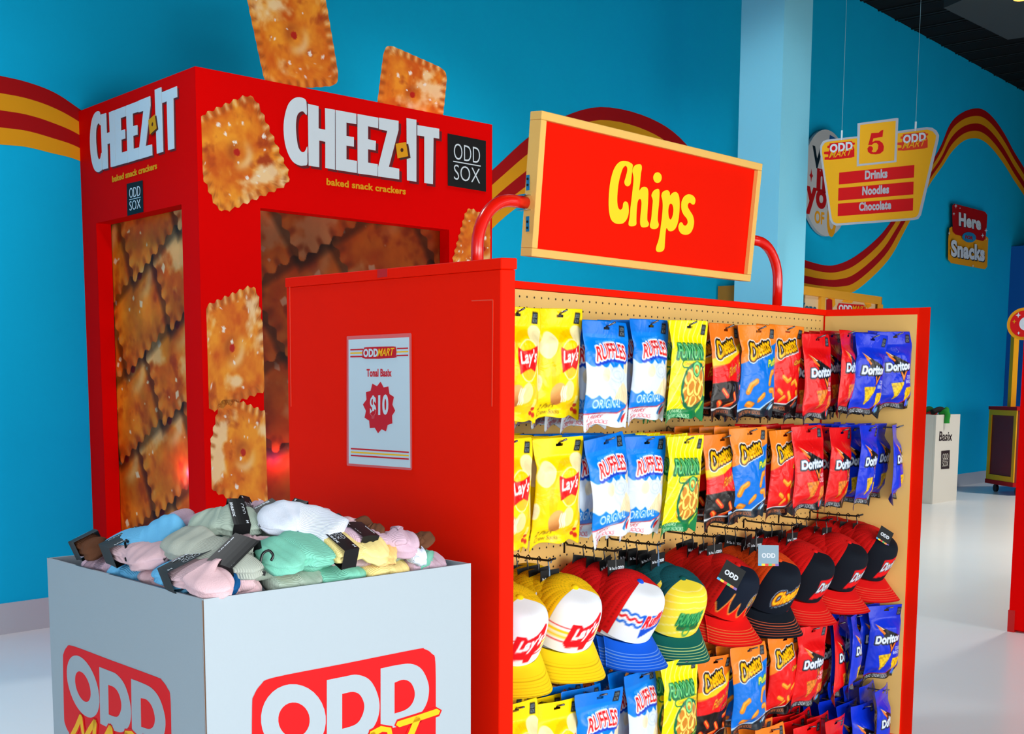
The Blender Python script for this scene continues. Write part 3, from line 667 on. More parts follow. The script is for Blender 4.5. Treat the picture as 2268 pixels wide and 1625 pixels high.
for x, y, x2 in ((605, 375, 596), (1553, 265, 1640)):
    a = SG5.at(*c5([(x, y)])[0], -.006); t = SG5.at(*c5([(x2, y)])[0], -.006)
    up = a.copy(); up[2] = CEIL+.1
    MB().tube([a+[0, 0, -.02], a+[0, 0, .05]], .007, 8).build('hanging_hook', OFFW, hs)
    MB().tube([a+[0, 0, .05], up], .0016, 6).build('hanging_wire', mat('wire', (150, 190, 200), .4), hs)

# round sign on the wall behind it
cc = WALL.at(1832, 406, .05); rs_ = root('round_wall_sign', (cc[0], cc[1], cc[2]-.45), 'round pale wall sign with retro lettering, half hidden behind the yellow aisle sign', 'sign')
RR = .5
def wc(x, y, off): return cc+WALL.u*x+_Z*y+WALL.n*off
prism('disc', [ell(0, 0, RR, RR, 60)], lambda p, f: wc(p[0], p[1], -.03+.03*f), mat('pale_disc', (198, 204, 204), .6), rs_)
for s_, x, y, ww, hh, m_, bo in (('We', -.33, .14, .50, .20, mat('teal_black', (6, 34, 46), .5), .03), ('ne', -.22, -.07, .42, .22, DRED, .05), ('you', -.43, -.30, .62, .26, DRED, .04), ('OF', -.25, -.30-.0, .0, .0, None, 0), ('O', .02, -.47, .2, .34, YELO, .04)):
    if m_: text3d('sign_lettering', s_, wc(x, y-.03, .001), WALL.u*ww, _Z*hh, m_, rs_, bo)
text3d('sign_lettering', 'OF', wc(-.24, -.40, .001), WALL.u*.2, _Z*.12, YELO, rs_, .03)
prism('blue_patch', [[(.0, .33), (.28, .33), (.2, .44), (.02, .46)]], lambda p, f: wc(p[0], p[1], .002*f), mat('blue_print', (10, 84, 150), .5), rs_)
prism('sparkle', [[(-.37, .03), (-.345, .05), (-.335, .09), (-.325, .05), (-.30, .03), (-.325, .01), (-.335, -.03), (-.345, .01)]], lambda p, f: wc(p[0], p[1], .002*f), DRED, rs_)

# "Here for Snacks" sign
k6 = 4.926
def c6(l): return [(2080+x/k6, 430+y/k6) for x, y in l]
a6 = WALL.at(2145, 595)
h6 = root('wall_sign', a6, 'small red and yellow wall sign reading Here for Snacks, high on the blue wall', 'sign')
plate('yellow_panel', [c6([(135, 352), (500, 448), (536, 480), (525, 790), (500, 818), (130, 750), (97, 712), (100, 480), (112, 370)])], WALL, YELO, h6, .02, .02)
plate('red_panel', [c6([(165, 103), (500, 190), (526, 225), (520, 350), (505, 485), (480, 512), (180, 440), (152, 410), (143, 250), (143, 125)])], WALL, DRED, h6, .042, .01)
plate('oval_badge', [c6(ell(328, 470, 76, 56, 26, .15))], WALL, mat('badge_blue', (30, 140, 190), .5), h6, .054, .004)
for s_, a, b, c in (('Here', (215, 345), (455, 395), (215, 195)), ('Snacks', (130, 678), (495, 735), (130, 492))):
    a, b, c = c6([a, b, c])
    text_px('sign_shadow_lettering', s_, WALL, (a[0]+1.5, a[1]+2.5), (b[0]+1.5, b[1]+2.5), (c[0]+1.5, c[1]+2.5), mat('teal_black', (6, 34, 46)), h6, .055, .05, .001)
    text_px('sign_lettering', s_, WALL, a, b, c, OFFW, h6, .058, .045, .002)
text_px('sign_lettering', 'FOR', WALL, *c6([(285, 485), (368, 498), (287, 447)]), DRED, h6, .059, .03, .002)
for x, y, r in ((183, 128, 18), (162, 213, 14), (476, 450, 18), (512, 396, 18), (110, 424, 14), (370, 783, 12), (228, 152, 8), (518, 490, 8)):
    plate('sparkle', [c6([(x, y-r*1.5), (x+r*.25, y-r*.3), (x+r, y), (x+r*.25, y+r*.3), (x, y+r*1.5), (x-r*.25, y+r*.3), (x-r, y), (x-r*.25, y-r*.3)])], WALL, OFFW, h6, .058, .001)

# ------------------------------------------------------------------ snack counter unit by the wall
ut = WALL.uv(1586, 634); uz = ut[1]; UD = .61
UF = Plane(WALL.xyz(ut[0], 0, UD), WALL.xyz(ut[0]+1, 0, UD))
ur = UF.uv(1954, 659)[0]
un = root('wall_cabinet', WALL.xyz(ut[0]+(ur)/2, 0, UD/2), 'ochre framed cabinet with printed header panels standing against the blue wall behind the pillar', 'cabinet')
CAB = mat('ochre_board', (190, 124, 34), .6, noise=.05, nscale=6); CABY = mat('yellow_frame_wood', (236, 166, 34), .6)
def ub(x0, x1, o0, o1, z0, z1): return MB().quadbox([UF.xyz(x, 0, o) for x, o in ((x0, o0), (x1, o0), (x1, o1), (x0, o1))], z0, z1)
ub(0, .04, -UD+.02, 0, 0, uz).build('side_panel', CAB, un); ub(ur-.04, ur, -UD+.02, 0, 0, uz).build('side_panel', CAB, un)
ub(.041, ur-.041, -UD+.02, -.05, uz-.05, uz-.004).build('top_panel', CAB, un); ub(.041, ur-.041, -UD+.02, -.05, 0, 1.3).build('base_unit', CAB, un)
xs = [UF.uv(1822, 660)[0]]
ub(.041, ur-.041, -.04, .01, uz-.07, uz).build('header_rail', CABY, un)
xm = xs[0]
ub(xm-.04, xm+.04, -.04, .008, 1.35, uz-.071).build('header_stile', CABY, un); ub(ur-.10, ur-.0, 0.001, .012, 1.35, uz-.071).build('header_stile', CABY, un)
CRM = mat('cream_print', (226, 196, 150), .5)
ub(.5, xm-.041, -.03, -.02, 1.35, uz-.071).build('header_print', CRM, un); pr = ub(xm+.041, ur-.101, -.03, -.02, 1.35, uz-.071).build('header_print', CRM, un)
kz = 5.4
def cz_(l): return [(1560+x/kz, 600+y/kz) for x, y in l]
UP = Plane(UF.xyz(0, 0, -.02), UF.xyz(1, 0, -.02))
text_px('header_lettering', 'Zone', UP, *cz_([(1140, 480), (1340, 505), (1140, 372)]), mat('teal_print', (10, 84, 110)), un, .002, .04)
plate('header_pill', [cz_([(1610, 385), (1900, 405), (1935, 430), (1930, 520), (1600, 500), (1590, 430)])], UP, VRED, un, .002, .002)
text_px('header_lettering', 'ODD', UP, *cz_([(1605, 480), (1765, 490), (1608, 400)]), OFFW, un, .005, .045)
text_px('header_lettering', 'MART', UP, *cz_([(1768, 478), (1935, 485), (1770, 412)]), YELO, un, .007, .02, shear=.2)
for l in ([(1480, 320), (1560, 320), (1570, 400), (1540, 440)], [(1680, 335), (1800, 345), (1760, 385), (1640, 370)], [(1900, 360), (1990, 365), (2000, 420), (1950, 450)], [(1120, 270), (1150, 275), (1130, 360), (1110, 340)]):
    plate('yellow_splash', [cz_(l)], UP, YELO, un, .001, .001)
plate('red_can_picture', [cz_([(1462, 345), (1495, 330), (1530, 345), (1532, 470), (1460, 465)])], UP, DRED, un, .003, .002)

# ------------------------------------------------------------------ right background
b0 = onZ(2065, 1116, 0); b1 = onZ(2118, 1107, 0); BX = Plane(b0, b1); bw = np.linalg.norm((b1-b0)[:2])
bxh = BX.uv(2066, 919)[1]
bb = root('plinth_bin', b0, 'tall white sock bin lettered Basix, heaped with bright socks, in the far aisle', 'display bin')
GW = mat('warm_white_board', (224, 220, 208), .6, .3)
def bbx(x0, x1, o0, o1, z0, z1): return MB().quadbox([BX.xyz(x, 0, o) for x, o in ((x0, o0), (x1, o0), (x1, o1), (x0, o1))], z0, z1)
bd = bw
for n_, a in (('front_panel', (0, bw, -.02, 0)), ('back_panel', (0, bw, -bd, -bd+.02)), ('side_panel', (0, .02, -bd+.021, -.021)), ('side_panel', (bw-.02, bw, -bd+.021, -.021))):
    bbx(*a, 0, bxh).build(n_, GW, bb)
bbx(.021, bw-.021, -bd+.021, -.021, bxh-.12, bxh-.10).build('bin_floor', GW, bb)
kb = 3.125
def c8(l): return [(2020+x/kb, 640+y/kb) for x, y in l]
INK = mat('dark_ink', (40, 28, 24), .5)
text_px('bin_lettering', 'Basix', BX, *c8([(186, 1052), (275, 1050), (188, 985)]), INK, bb, .001, .015, .002, shear=.12)
odd_sox(BX, *c8([(203, 1120), (262, 1114), (258, 1242), (201, 1246)]), bb, name='brown_label', bg=INK, fg=GW)
cols = [('bright green', (30, 150, 50)), ('dark red', (140, 16, 24)), ('black', (20, 20, 22)), ('white', (220, 220, 214)), ('scarlet', (206, 30, 30)), ('forest green', (14, 90, 40))]
rs = random.Random(3)
for i in range(14):
    u_, o_ = rs.uniform(.06, bw-.10), -rs.uniform(.04, bd-.08); nm, c = cols[i % 6]
    z = bxh-.03+.05*(1-(2*u_/bw-1)**2)+.02*(i//7)
    p = BX.xyz(u_, z, o_); a = rs.uniform(0, 3.1); dv = np.array([math.cos(a), math.sin(a), 0])
    pts = [p-dv*.09+[0, 0, -.02], p-dv*.03+[0, 0, .02], p+dv*.03+[0, 0, .015], p+dv*.09+[0, 0, -.01]]
    if i == 0: p = BX.xyz(.23, bxh, 0); pts = [p+[0, .06, .015], p+[0, .0, .03], p-[0, .028, -.0], p-[0, .022, .05], p-[0, .022, .09]]
    o = MB().tube(spline(pts, 3), .03, 8).build('rolled_sock', mat('far_sock_'+nm, c, .8), smooth=True)
    tag(o, ['bright green sock hanging over the front rim of the far white bin', nm+' sock heaped in the far white Basix bin'][i > 0], 'sock', 'bright socks heaped in the far white bin')
# rolling cart
t0 = onZ(2189, 1088, 0); t1 = onZ(2239, 1097, 0); KP = Plane(t0, t1); tw = np.linalg.norm((t1-t0)[:2])
kt = root('rolling_cart', t0, 'red and yellow panelled cart on black casters beside the white door', 'cart')
kh = KP.uv(2190, 899)[1]; kb0 = .10
def kk_(x0, x1, o0, o1, z0, z1): return MB().quadbox([KP.xyz(x, 0, o) for x, o in ((x0, o0), (x1, o0), (x1, o1), (x0, o1))], z0, z1)
X0, X1, DP = -.05, tw+.06, .8
DR2 = mat('cart_dark_red', (120, 10, 16), .6)
kk_(X0, X1, -DP, 0, kb0+.05, kh-.04).build('body', DR2, kt); kk_(X0-.01, X1+.01, -DP-.01, .02, kh-.039, kh).build('top_rail', DRED, kt); kk_(X0-.01, X1+.01, -DP-.01, .02, kb0, kb0+.049).build('base_rail', DRED, kt)
for a in ((X0, X0+.06, kb0+.05, kh-.04), (X1-.06, X1, kb0+.05, kh-.04), (X0+.061, X1-.061, kb0+.05, kb0+.11), (X0+.061, X1-.061, kh-.10, kh-.04)):
    kk_(a[0], a[1], .001, .015, a[2], a[3]).build('frame_bar', YELO, kt)
kk_(X0+.32, X0+.40, -.10, -.04, kh, KP.uv(2235, 716)[1]).build('canopy_post', YELO, kt)
for x in (X0+.07, X1-.07):
    for o in (-.08, -DP+.08):
        p = KP.xyz(x, .045, o); c = MB().tube([p-KP.n*.015, p+KP.n*.015], .045, 14).build('caster', BLKPL, kt)
        MB().box(p+[-.015, -.015, .0], p+[.015, .015, .055]).build('caster_fork', BLKPL, c)
# open door by the wall
d0 = at_dep(2196, 697, 16.2); DPn = Plane(d0, d0+WALL.u)
dz = DPn.uv(2199, 696)[1]
dr = st(MB().quadbox([DPn.xyz(x, 0, o) for x, o in ((0, 0), (.95, 0), (.95, -.05), (0, -.05))], .01, dz).build('door_1', mat('door_grey_white', (206, 212, 212), .5)))
MB().tube([DPn.xyz(.07, 1.03, .0), DPn.xyz(.07, 1.03, .06), DPn.xyz(.20, 1.03, .06)], .012, 8).build('door_handle', CHROME, dr)
# second red gondola at the right edge
r0 = onZ(2233, 1398, 0)
g2 = root('gondola_shelf', (r0[0]+.9, r0[1], 0), 'another red gondola at the right edge, seen only by its plain end', 'display shelf')
MB().box((r0[0], r0[1]-.68, .012), (r0[0]+.04, r0[1], ZT)).build('end_panel', REDB, g2)
MB().box((r0[0]-.004, r0[1]-.03, .0), (r0[0]+.044, r0[1]+.004, .11)).build('corner_foot', mat('dark_red_edge', (196, 12, 6), .5), g2)
MB().box((r0[0]+.041, r0[1]-.36, .1), (r0[0]+1.8, r0[1]-.33, ZT-.02)).build('pegboard', TAN, g2)
MB().box((r0[0]+1.801, r0[1]-.68, .012), (r0[0]+1.84, r0[1], ZT)).build('end_panel', REDB, g2)
MB().box((r0[0]+.041, r0[1]-.66, 0), (r0[0]+1.8, r0[1]-.02, .1)).build('base_deck', REDB, g2)
# round sign standing on it
rp = onX(2270, 717, r0[0]+.02); rc = np.array([r0[0]+.02, rp[1], rp[2]]); rr_ = .078
r2 = root('round_topper_sign', (rc[0], rc[1], ZT), 'round red sign with yellow rim on top of the right-hand gondola', 'sign')
def ry(p, o): return rc+np.array([o, -p[0], p[1]])
prism('rim', [ell(0, 0, rr_*1.06, rr_, 40)], lambda p, f: ry(p, -.012*f), YELO, r2)
prism('red_face', [ell(0, 0, rr_*.86, rr_*.81, 40)], lambda p, f: ry(p, -.012-.002*f), VRED, r2)
prism('white_centre', [ell(.012, 0, rr_*.42, rr_*.42, 30)], lambda p, f: ry(p, -.0145-.002*f), OFFW, r2)
for x, y, r in ((-.028, .042, .013), (-.046, .012, .010), (-.022, -.044, .008)):
    prism('sparkle', [[(x, y+r), (x+r*.25, y+r*.25), (x+r, y), (x+r*.25, y-r*.25), (x, y-r), (x-r*.25, y-r*.25), (x-r, y), (x-r*.25, y+r*.25)]], lambda p, f: ry(p, -.0145-.002*f), OFFW if r != .010 else YELO, r2)
MB().box((rc[0]-.006, rc[1]-.015, ZT), (rc[0]+.006, rc[1]+.015, rc[2]-rr_*.9)).build('sign_stem', BLACK, r2)
# ================================================================== SNACK-BAG SOCK PACKETS
BW, BH = .150, .232
def base_canvas(bg): return Canvas(100, 155, bg, 3)
def wavy(y, a, k, ph=0, n=60): return [(x, y+a*abs(math.sin(x*k+ph))-a/2+.04*(x-50)) for x in np.linspace(-2, 102, n)]
def sock_icon(cv, x, y, s, c1, c2):
    cv.poly([(x, y), (x+6*s, y+.5*s), (x+5*s, y+9*s), (x-1*s, y+13*s), (x-4*s, y+11*s), (x-.5*s, y+7*s)], c1)
    cv.poly([(x+7*s, y+5*s), (x+12*s, y+3*s), (x+12*s, y+9*s), (x+7*s, y+13*s), (x+3*s, y+13*s), (x+4*s, y+10*s)], c2)
def pairs(cv, fg, x=6, y=143, s='2 PAIRS', t='CREW SOCKS'):
    cv.text(s, (x, y), (26, -1), (1, -6), fg, .02); cv.text(t, (x, y+8), (38, -1), (1, -6), fg, .02)
def chip(cv, cx, cy, rx, ry, rot=0, c=(250, 232, 170)):
    cv.ell(cx, cy, rx, ry, c, 1, rot); cv.ell(cx+rx*.15, cy+ry*.1, rx*.72, ry*.72, tuple(.94*q for q in c), .8, rot)
def art_potato():
    cv = base_canvas((255, 216, 0))
    cv.ring(66, 88, 46, 58, 9, (250, 196, 0)); cv.ring(60, 100, 30, 36, 7, (252, 202, 0))
    chip(cv, 17, 52, 16, 20, .3); chip(cv, 86, 42, 17, 19, -.3); chip(cv, 98, 96, 9, 20); chip(cv, 2, 106, 6, 12)
    cv.ell(64, 73, 25, 30, (255, 244, 180)); cv.ell(64, 73, 23.3, 28, (255, 208, 0)); cv.ell(64, 84, 18, 15, (255, 186, 60), .6)
    cv.poly([(x-8, y) for x, y in ((48, 55), (60, 60), (75, 58), (95, 52), (97, 62), (96, 78), (90, 88), (76, 84), (62, 87), (50, 92), (47, 74))], (224, 16, 18))
    cv.text("Lay's", (43, 84), (41, -4), (2, -24), (255, 255, 250), .03)
    X, Y = cv.grid(); r = np.hypot((X-40)/17, (Y-122)/16); m = r < 1
    cv.a[m] = mixc((236, 176, 100), (178, 106, 46), (Y[m]-112)/22+(X[m]-44)/60)
    chip(cv, 63, 118, 13, 15, .3, (252, 226, 150))
    for i in range(3): cv.stroke([(48+4*i, 112), (46+4*i, 122), (50+4*i, 133)], 3, (255, 240, 200))
    cv.text('2 Pairs', (10, 144), (28, -3), (1, -7), (90, 60, 10), 0); cv.text('Crew Socks', (11, 152), (38, -3), (1, -6), (90, 60, 10), 0)
    for x, y in ((84, 146), (92, 148), (88, 140)): cv.ell(x, y, 4.5, 3, (206, 40, 20))
    cv.rect(82, 126, 91, 138, (250, 230, 120))
    sox_tag(cv, 80, 5, 14, 17); return cv
def art_ridged():
    cv = base_canvas((0, 124, 222)); cv.rect(0, 0, 100, 20, (0, 112, 214))
    cv.poly(wavy(66, 8, .14)+wavy(114, 6, .16)[::-1], (214, 226, 238))
    cv.ring(62, 80, 20, 12, 2, (196, 210, 224)); cv.ring(62, 80, 12, 7, 2, (196, 210, 224))
    chip(cv, 34, 80, 9, 11, .3, (240, 226, 190)); chip(cv, 88, 68, 10, 10, 0, (240, 226, 190))
    cv.poly([(46, 118), (62, 98), (78, 90), (92, 100), (102, 128), (80, 122), (60, 116)], (240, 220, 180))
    for i in range(9): cv.stroke([(52+5*i, 112-2*min(i, 4)), (60+5*i, 122+i*.5)], .8, (216, 190, 140))
    f = lambda a, b, p: (p[0], p[1]-5*math.sin(a*math.pi)+0)
    cv.text('RUFFLES', (17, 62), (68, -4), (3, -23), (228, 20, 24), .02, [(4.2, (20, 60, 190), (1, 2)), (2.2, (255, 255, 255))], f)
    cv.text('RUFFLES HAVE RIDGES!', (24, 34), (44, -4), (1, -4), (170, 220, 250), -.01)
    cv.text('ORIGINAL', (10, 130), (58, -2), (1, -13), (214, 234, 250), .01)
    cv.poly([(0, 137), (66, 135), (84, 128), (100, 112), (100, 155), (0, 155)], (226, 34, 34)); cv.poly([(0, 138.5), (67, 136.5), (85, 130), (100, 114), (100, 155), (0, 155)], (226, 236, 244))
    cv.text('2 PAIRS', (7, 146), (34, -1), (2, -6), (206, 22, 30), .0); cv.text('CREW SOCKS', (7, 154), (46, -1), (2, -6), (206, 22, 30), .0)
    sock_icon(cv, 76, 132, 1.3, (40, 120, 190), (214, 30, 36)); sox_tag(cv, 78, 5, 15, 17); return cv
def art_rings():
    cv = base_canvas((250, 232, 0))
    for i in range(-4, 14): cv.stroke([(i*13-10, 160), (i*13+62, -10)], 1.5, (252, 246, 150))
    cv.text('FUNYUNS', (9, 60), (66, 2), (3, -24), (120, 214, 130), .012, [(2.2, (10, 104, 60), (-1, 2)), (1.6, (10, 100, 56))])
    cv.poly(rrect(18, 63, 88, 76, 6), (10, 112, 62)); cv.poly(rrect(20, 64.5, 86, 74, 4.5), (250, 222, 20)); cv.text('Onion Flavored Rings', (25, 72.5), (56, 0), (0, -6.5), (206, 96, 10), 0)
    cv.ell(55, 104, 35, 36, (10, 104, 70)); cv.ell(55, 104, 31.5, 32.5, (206, 130, 40))
    rsn = random.Random(4)
    for x, y, r in ((40, 90, 13), (80, 88, 14), (38, 118, 13), (84, 114, 14), (60, 128, 12), (50, 106, 14), (70, 106, 15), (60, 84, 11)):
        x -= 7
        if 1: cv.ring(x, y+1, r*.8+1, r+1, 5, (190, 110, 20)); cv.ring(x, y, r*.8, r, 4.4, (255, 226, 110))
    cv.ring(55, 104, 37, 38, 4, (10, 104, 70)); cv.ring(55, 78, 13, 13, 6, (10, 112, 62)); cv.ring(55, 78, 11.5, 11.5, 4, (130, 214, 130)); 
    cv.poly([(0, 141), (60, 141), (76, 132), (88, 122), (100, 122), (100, 155), (0, 155)], (16, 120, 64)); cv.text('2 PAIRS', (6, 148), (30, -1), (2, -6), (220, 240, 200), .01); cv.text('CREW SOCKS', (6, 155), (44, -1), (2, -6), (220, 240, 200), .01)
    cv.poly([(80, 130), (90, 129), (89, 142), (78, 150), (74, 146), (81, 140)], (170, 220, 60)); sox_tag(cv, 80, 6, 14, 17); return cv
def curl(cv, pts, wd=8, c=(250, 140, 20)):
    cv.stroke(pts, wd+1.2, tuple(.72*q for q in c)); cv.stroke(pts, wd, c); cv.stroke([(x-1, y-1.5) for x, y in pts], wd*.35, (255, 190, 80), .8)
def cheese_logo(cv, x, y, k=1.):
    f = lambda a, b, p: (p[0], p[1]-4*k*math.sin(a*math.pi*1.2)*0+(0 if a > .2 else (5*k*(.5-b))))
    cv.text('Cheetos', (x-7, y), (60*k, -16*k), (5*k, -25*k), (255, 206, 10), .012, [(5.2*k, (246, 246, 246)), (3.6*k, (20, 12, 8)), (1.1*k, (232, 140, 10), (.3, .8))], f)
def art_hot():
    cv = base_canvas((238, 118, 24)); cv.poly([(0, 60), (50, 48), (100, 30), (100, 60), (0, 72)], (255, 196, 20))
    cv.poly([(0, 76), (40, 66), (100, 40), (100, 88), (60, 100), (0, 100)], (232, 14, 14)); cv.poly([(0, 101), (40, 96), (66, 98), (100, 86), (100, 155), (0, 155)], (22, 14, 12))
    cheese_logo(cv, 16, 58)
    cv.text("Flamin' Hot", (32, 92), (58, -24), (7, -18), (255, 216, 20), .0, [(1, (170, 20, 10))]); cv.text('Crunchy', (58, 98), (36, -13), (4, -10), (250, 150, 40), .02, [(1.2, (120, 16, 10))])
    for pts in ([(20, 112), (30, 122)], [(74, 108), (90, 103)], [(50, 118), (58, 130)], [(14, 132), (26, 140)], [(80, 124), (90, 134)], [(42, 138), (56, 134)]): curl(cv, pts, 7, (232, 58, 14))
    cv.poly([(0, 141), (60, 141), (78, 133), (100, 134), (100, 137), (78, 136), (60, 143.5), (0, 143.5)], (220, 226, 230)); cv.poly([(0, 143.5), (60, 143.5), (80, 137), (100, 138), (100, 155), (0, 155)], (20, 16, 14))
    cv.text('2 PAIRS CREW SOCKS', (6, 152), (50, -1), (1, -6), (226, 96, 40), .01); sox_tag(cv, 80, 6, 14, 17); return cv
def art_puffs():
    cv = base_canvas((0, 112, 214)); cv.poly([(0, 0), (100, 0), (100, 30), (70, 40), (0, 66)], (244, 126, 24)); 
    cheese_logo(cv, 22, 60, 1.02)
    cv.text('Puffs', (62, 72), (30, -5), (2, -12), (250, 226, 30), .03, [(2, (20, 130, 110))])
    for pts in ([(84, 80), (76, 82), (70, 92), (68, 100)], [(72, 112), (84, 112), (90, 122), (92, 132)], [(30, 96), (20, 102), (16, 114)], [(44, 128), (54, 120)], [(20, 134), (34, 138)], [(100, 84), (96, 94)]): curl(cv, pts, 9)
    cv.poly([(0, 142), (56, 142), (80, 128), (100, 122), (100, 155), (0, 155)], (190, 220, 240)); cv.poly([(0, 144), (58, 144), (82, 131), (100, 126), (100, 155), (0, 155)], (20, 30, 40))
    cv.text('2 PAIRS CREW SOCKS', (6, 153), (50, -1), (1, -6), (240, 120, 50), .01); sock_icon(cv, 82, 132, 1.1, (60, 140, 190), (190, 220, 240)); sox_tag(cv, 80, 6, 14, 17); return cv
def art_crunchy():
    cv = base_canvas((228, 16, 14)); cv.poly([(0, 0), (100, 0), (100, 34), (60, 46), (0, 72)], (244, 126, 24))
    cheese_logo(cv, 20, 58)
    cv.text('Crunchy', (58, 74), (38, -9), (3, -11), (255, 190, 40), .02, [(1.6, (150, 60, 10))])
    for pts in ([(86, 76), (98, 88)], [(30, 92), (44, 100), (50, 96)], [(60, 104), (72, 98), (80, 106)], [(24, 116), (36, 122)], [(54, 120), (62, 132)], [(82, 118), (92, 130)], [(36, 134), (44, 128)]): curl(cv, pts, 7)
    cv.poly([(0, 139), (60, 139), (80, 128), (100, 122), (100, 155), (0, 155)], (226, 230, 234)); cv.poly([(0, 141), (60, 141), (82, 131), (100, 127), (100, 155), (0, 155)], (24, 18, 20))
    cv.text('2 PAIRS CREW SOCKS', (6, 151), (50, -1), (1, -6), (240, 120, 50), .01); sock_icon(cv, 84, 132, 1.1, (220, 90, 50), (90, 100, 110)); sox_tag(cv, 80, 6, 14, 17); return cv
def art_triangle(bg, words, chipc):
    cv = base_canvas(bg)
    cv.poly([(14, 40), (88, 66), (60, 104), (52, 84), (30, 58)], (16, 10, 12)); cv.poly([(12, 37), (40, 58), (36, 61), (22, 52)], (236, 120, 30)); cv.poly([(52, 78), (61, 100), (88, 66), (84, 66), (62, 90), (56, 78)], (240, 130, 40)); cv.poly([(12, 37), (36, 50), (30, 50)], (250, 220, 180))
    f = lambda a, b, p: (p[0], p[1]-3*(a-.5)**2*4*(b-.5)*-1)
    cv.text('Doritos', (12, 81), (74, -3), (2, -19), (226, 236, 246), .04, [(2.6, (14, 12, 20), (-.6, .6)), (.8, (120, 150, 190))], f)
    cv.text(words[0], (96-len(words[0])*5, 96), (len(words[0])*5-2, 0), (0, -7), (240, 244, 248), .02); cv.text(words[1], (96-len(words[1])*5.4, 105), (len(words[1])*5.4-2, 0), (0, -7), (240, 244, 248), .02)
    X, Y = cv.grid(); nz = fbm(X/3., Y/3., 4, 3)
    for l in ([(24, 104), (62, 102), (62, 106), (40, 138), (37, 137)], [(78, 112), (98, 114), (80, 142), (66, 133)] if 0 else [(70, 114), (97, 112), (98, 116), (78, 142), (75, 141), (66, 126)]):
        m = cv.mask_poly([l]); cv.a[m] = mixc(tuple(.72*q for q in chipc), chipc, (nz[m]-.3)*3)
    cv.poly([(0, 144), (60, 144), (80, 138), (100, 130), (100, 155), (0, 155)], (196, 20, 40)); cv.poly([(0, 145.2), (60, 145.2), (82, 139.5), (100, 132), (100, 155), (0, 155)], (12, 12, 16))
    cv.text('2 PAIRS CREW SOCKS', (6, 153.5), (56, -1), (1, -6.5), (220, 228, 234), .01); sock_icon(cv, 80, 137, 1.1, tuple(min(255, q+50) for q in bg), (90, 150, 190)); sox_tag(cv, 80, 6, 14, 17, (20, 24, 34)); return cv
ART = {
 'potato': (art_potato(), (255, 210, 0), 'yellow potato-chip sock packet'),
 'ridged': (art_ridged(), (0, 90, 200), 'blue ridged-chip sock packet'),
 'rings': (art_rings(), (236, 220, 0), 'striped yellow onion-ring packet'),
 'hot': (art_hot(), (206, 80, 16), 'black-bottomed cheese-snack packet'),
 'puffs': (art_puffs(), (0, 90, 190), 'blue cheese-puff sock packet'),
 'crunchy': (art_crunchy(), (190, 30, 14), 'red-orange cheese-snack packet'),
 'red': (art_triangle((222, 12, 14), ('NACHO', 'CHEESE'), (250, 140, 40)), (190, 10, 14), 'red tortilla-chip sock packet'),
 'blue': (art_triangle((10, 48, 206), ('COOL', 'RANCH'), (255, 206, 30)), (10, 40, 180), 'blue tortilla-chip sock packet')}
PACK = printed('packet_film', .24, .22, coat=0, bump=.45, bscale=26, bdist=.004)
_pk = {}
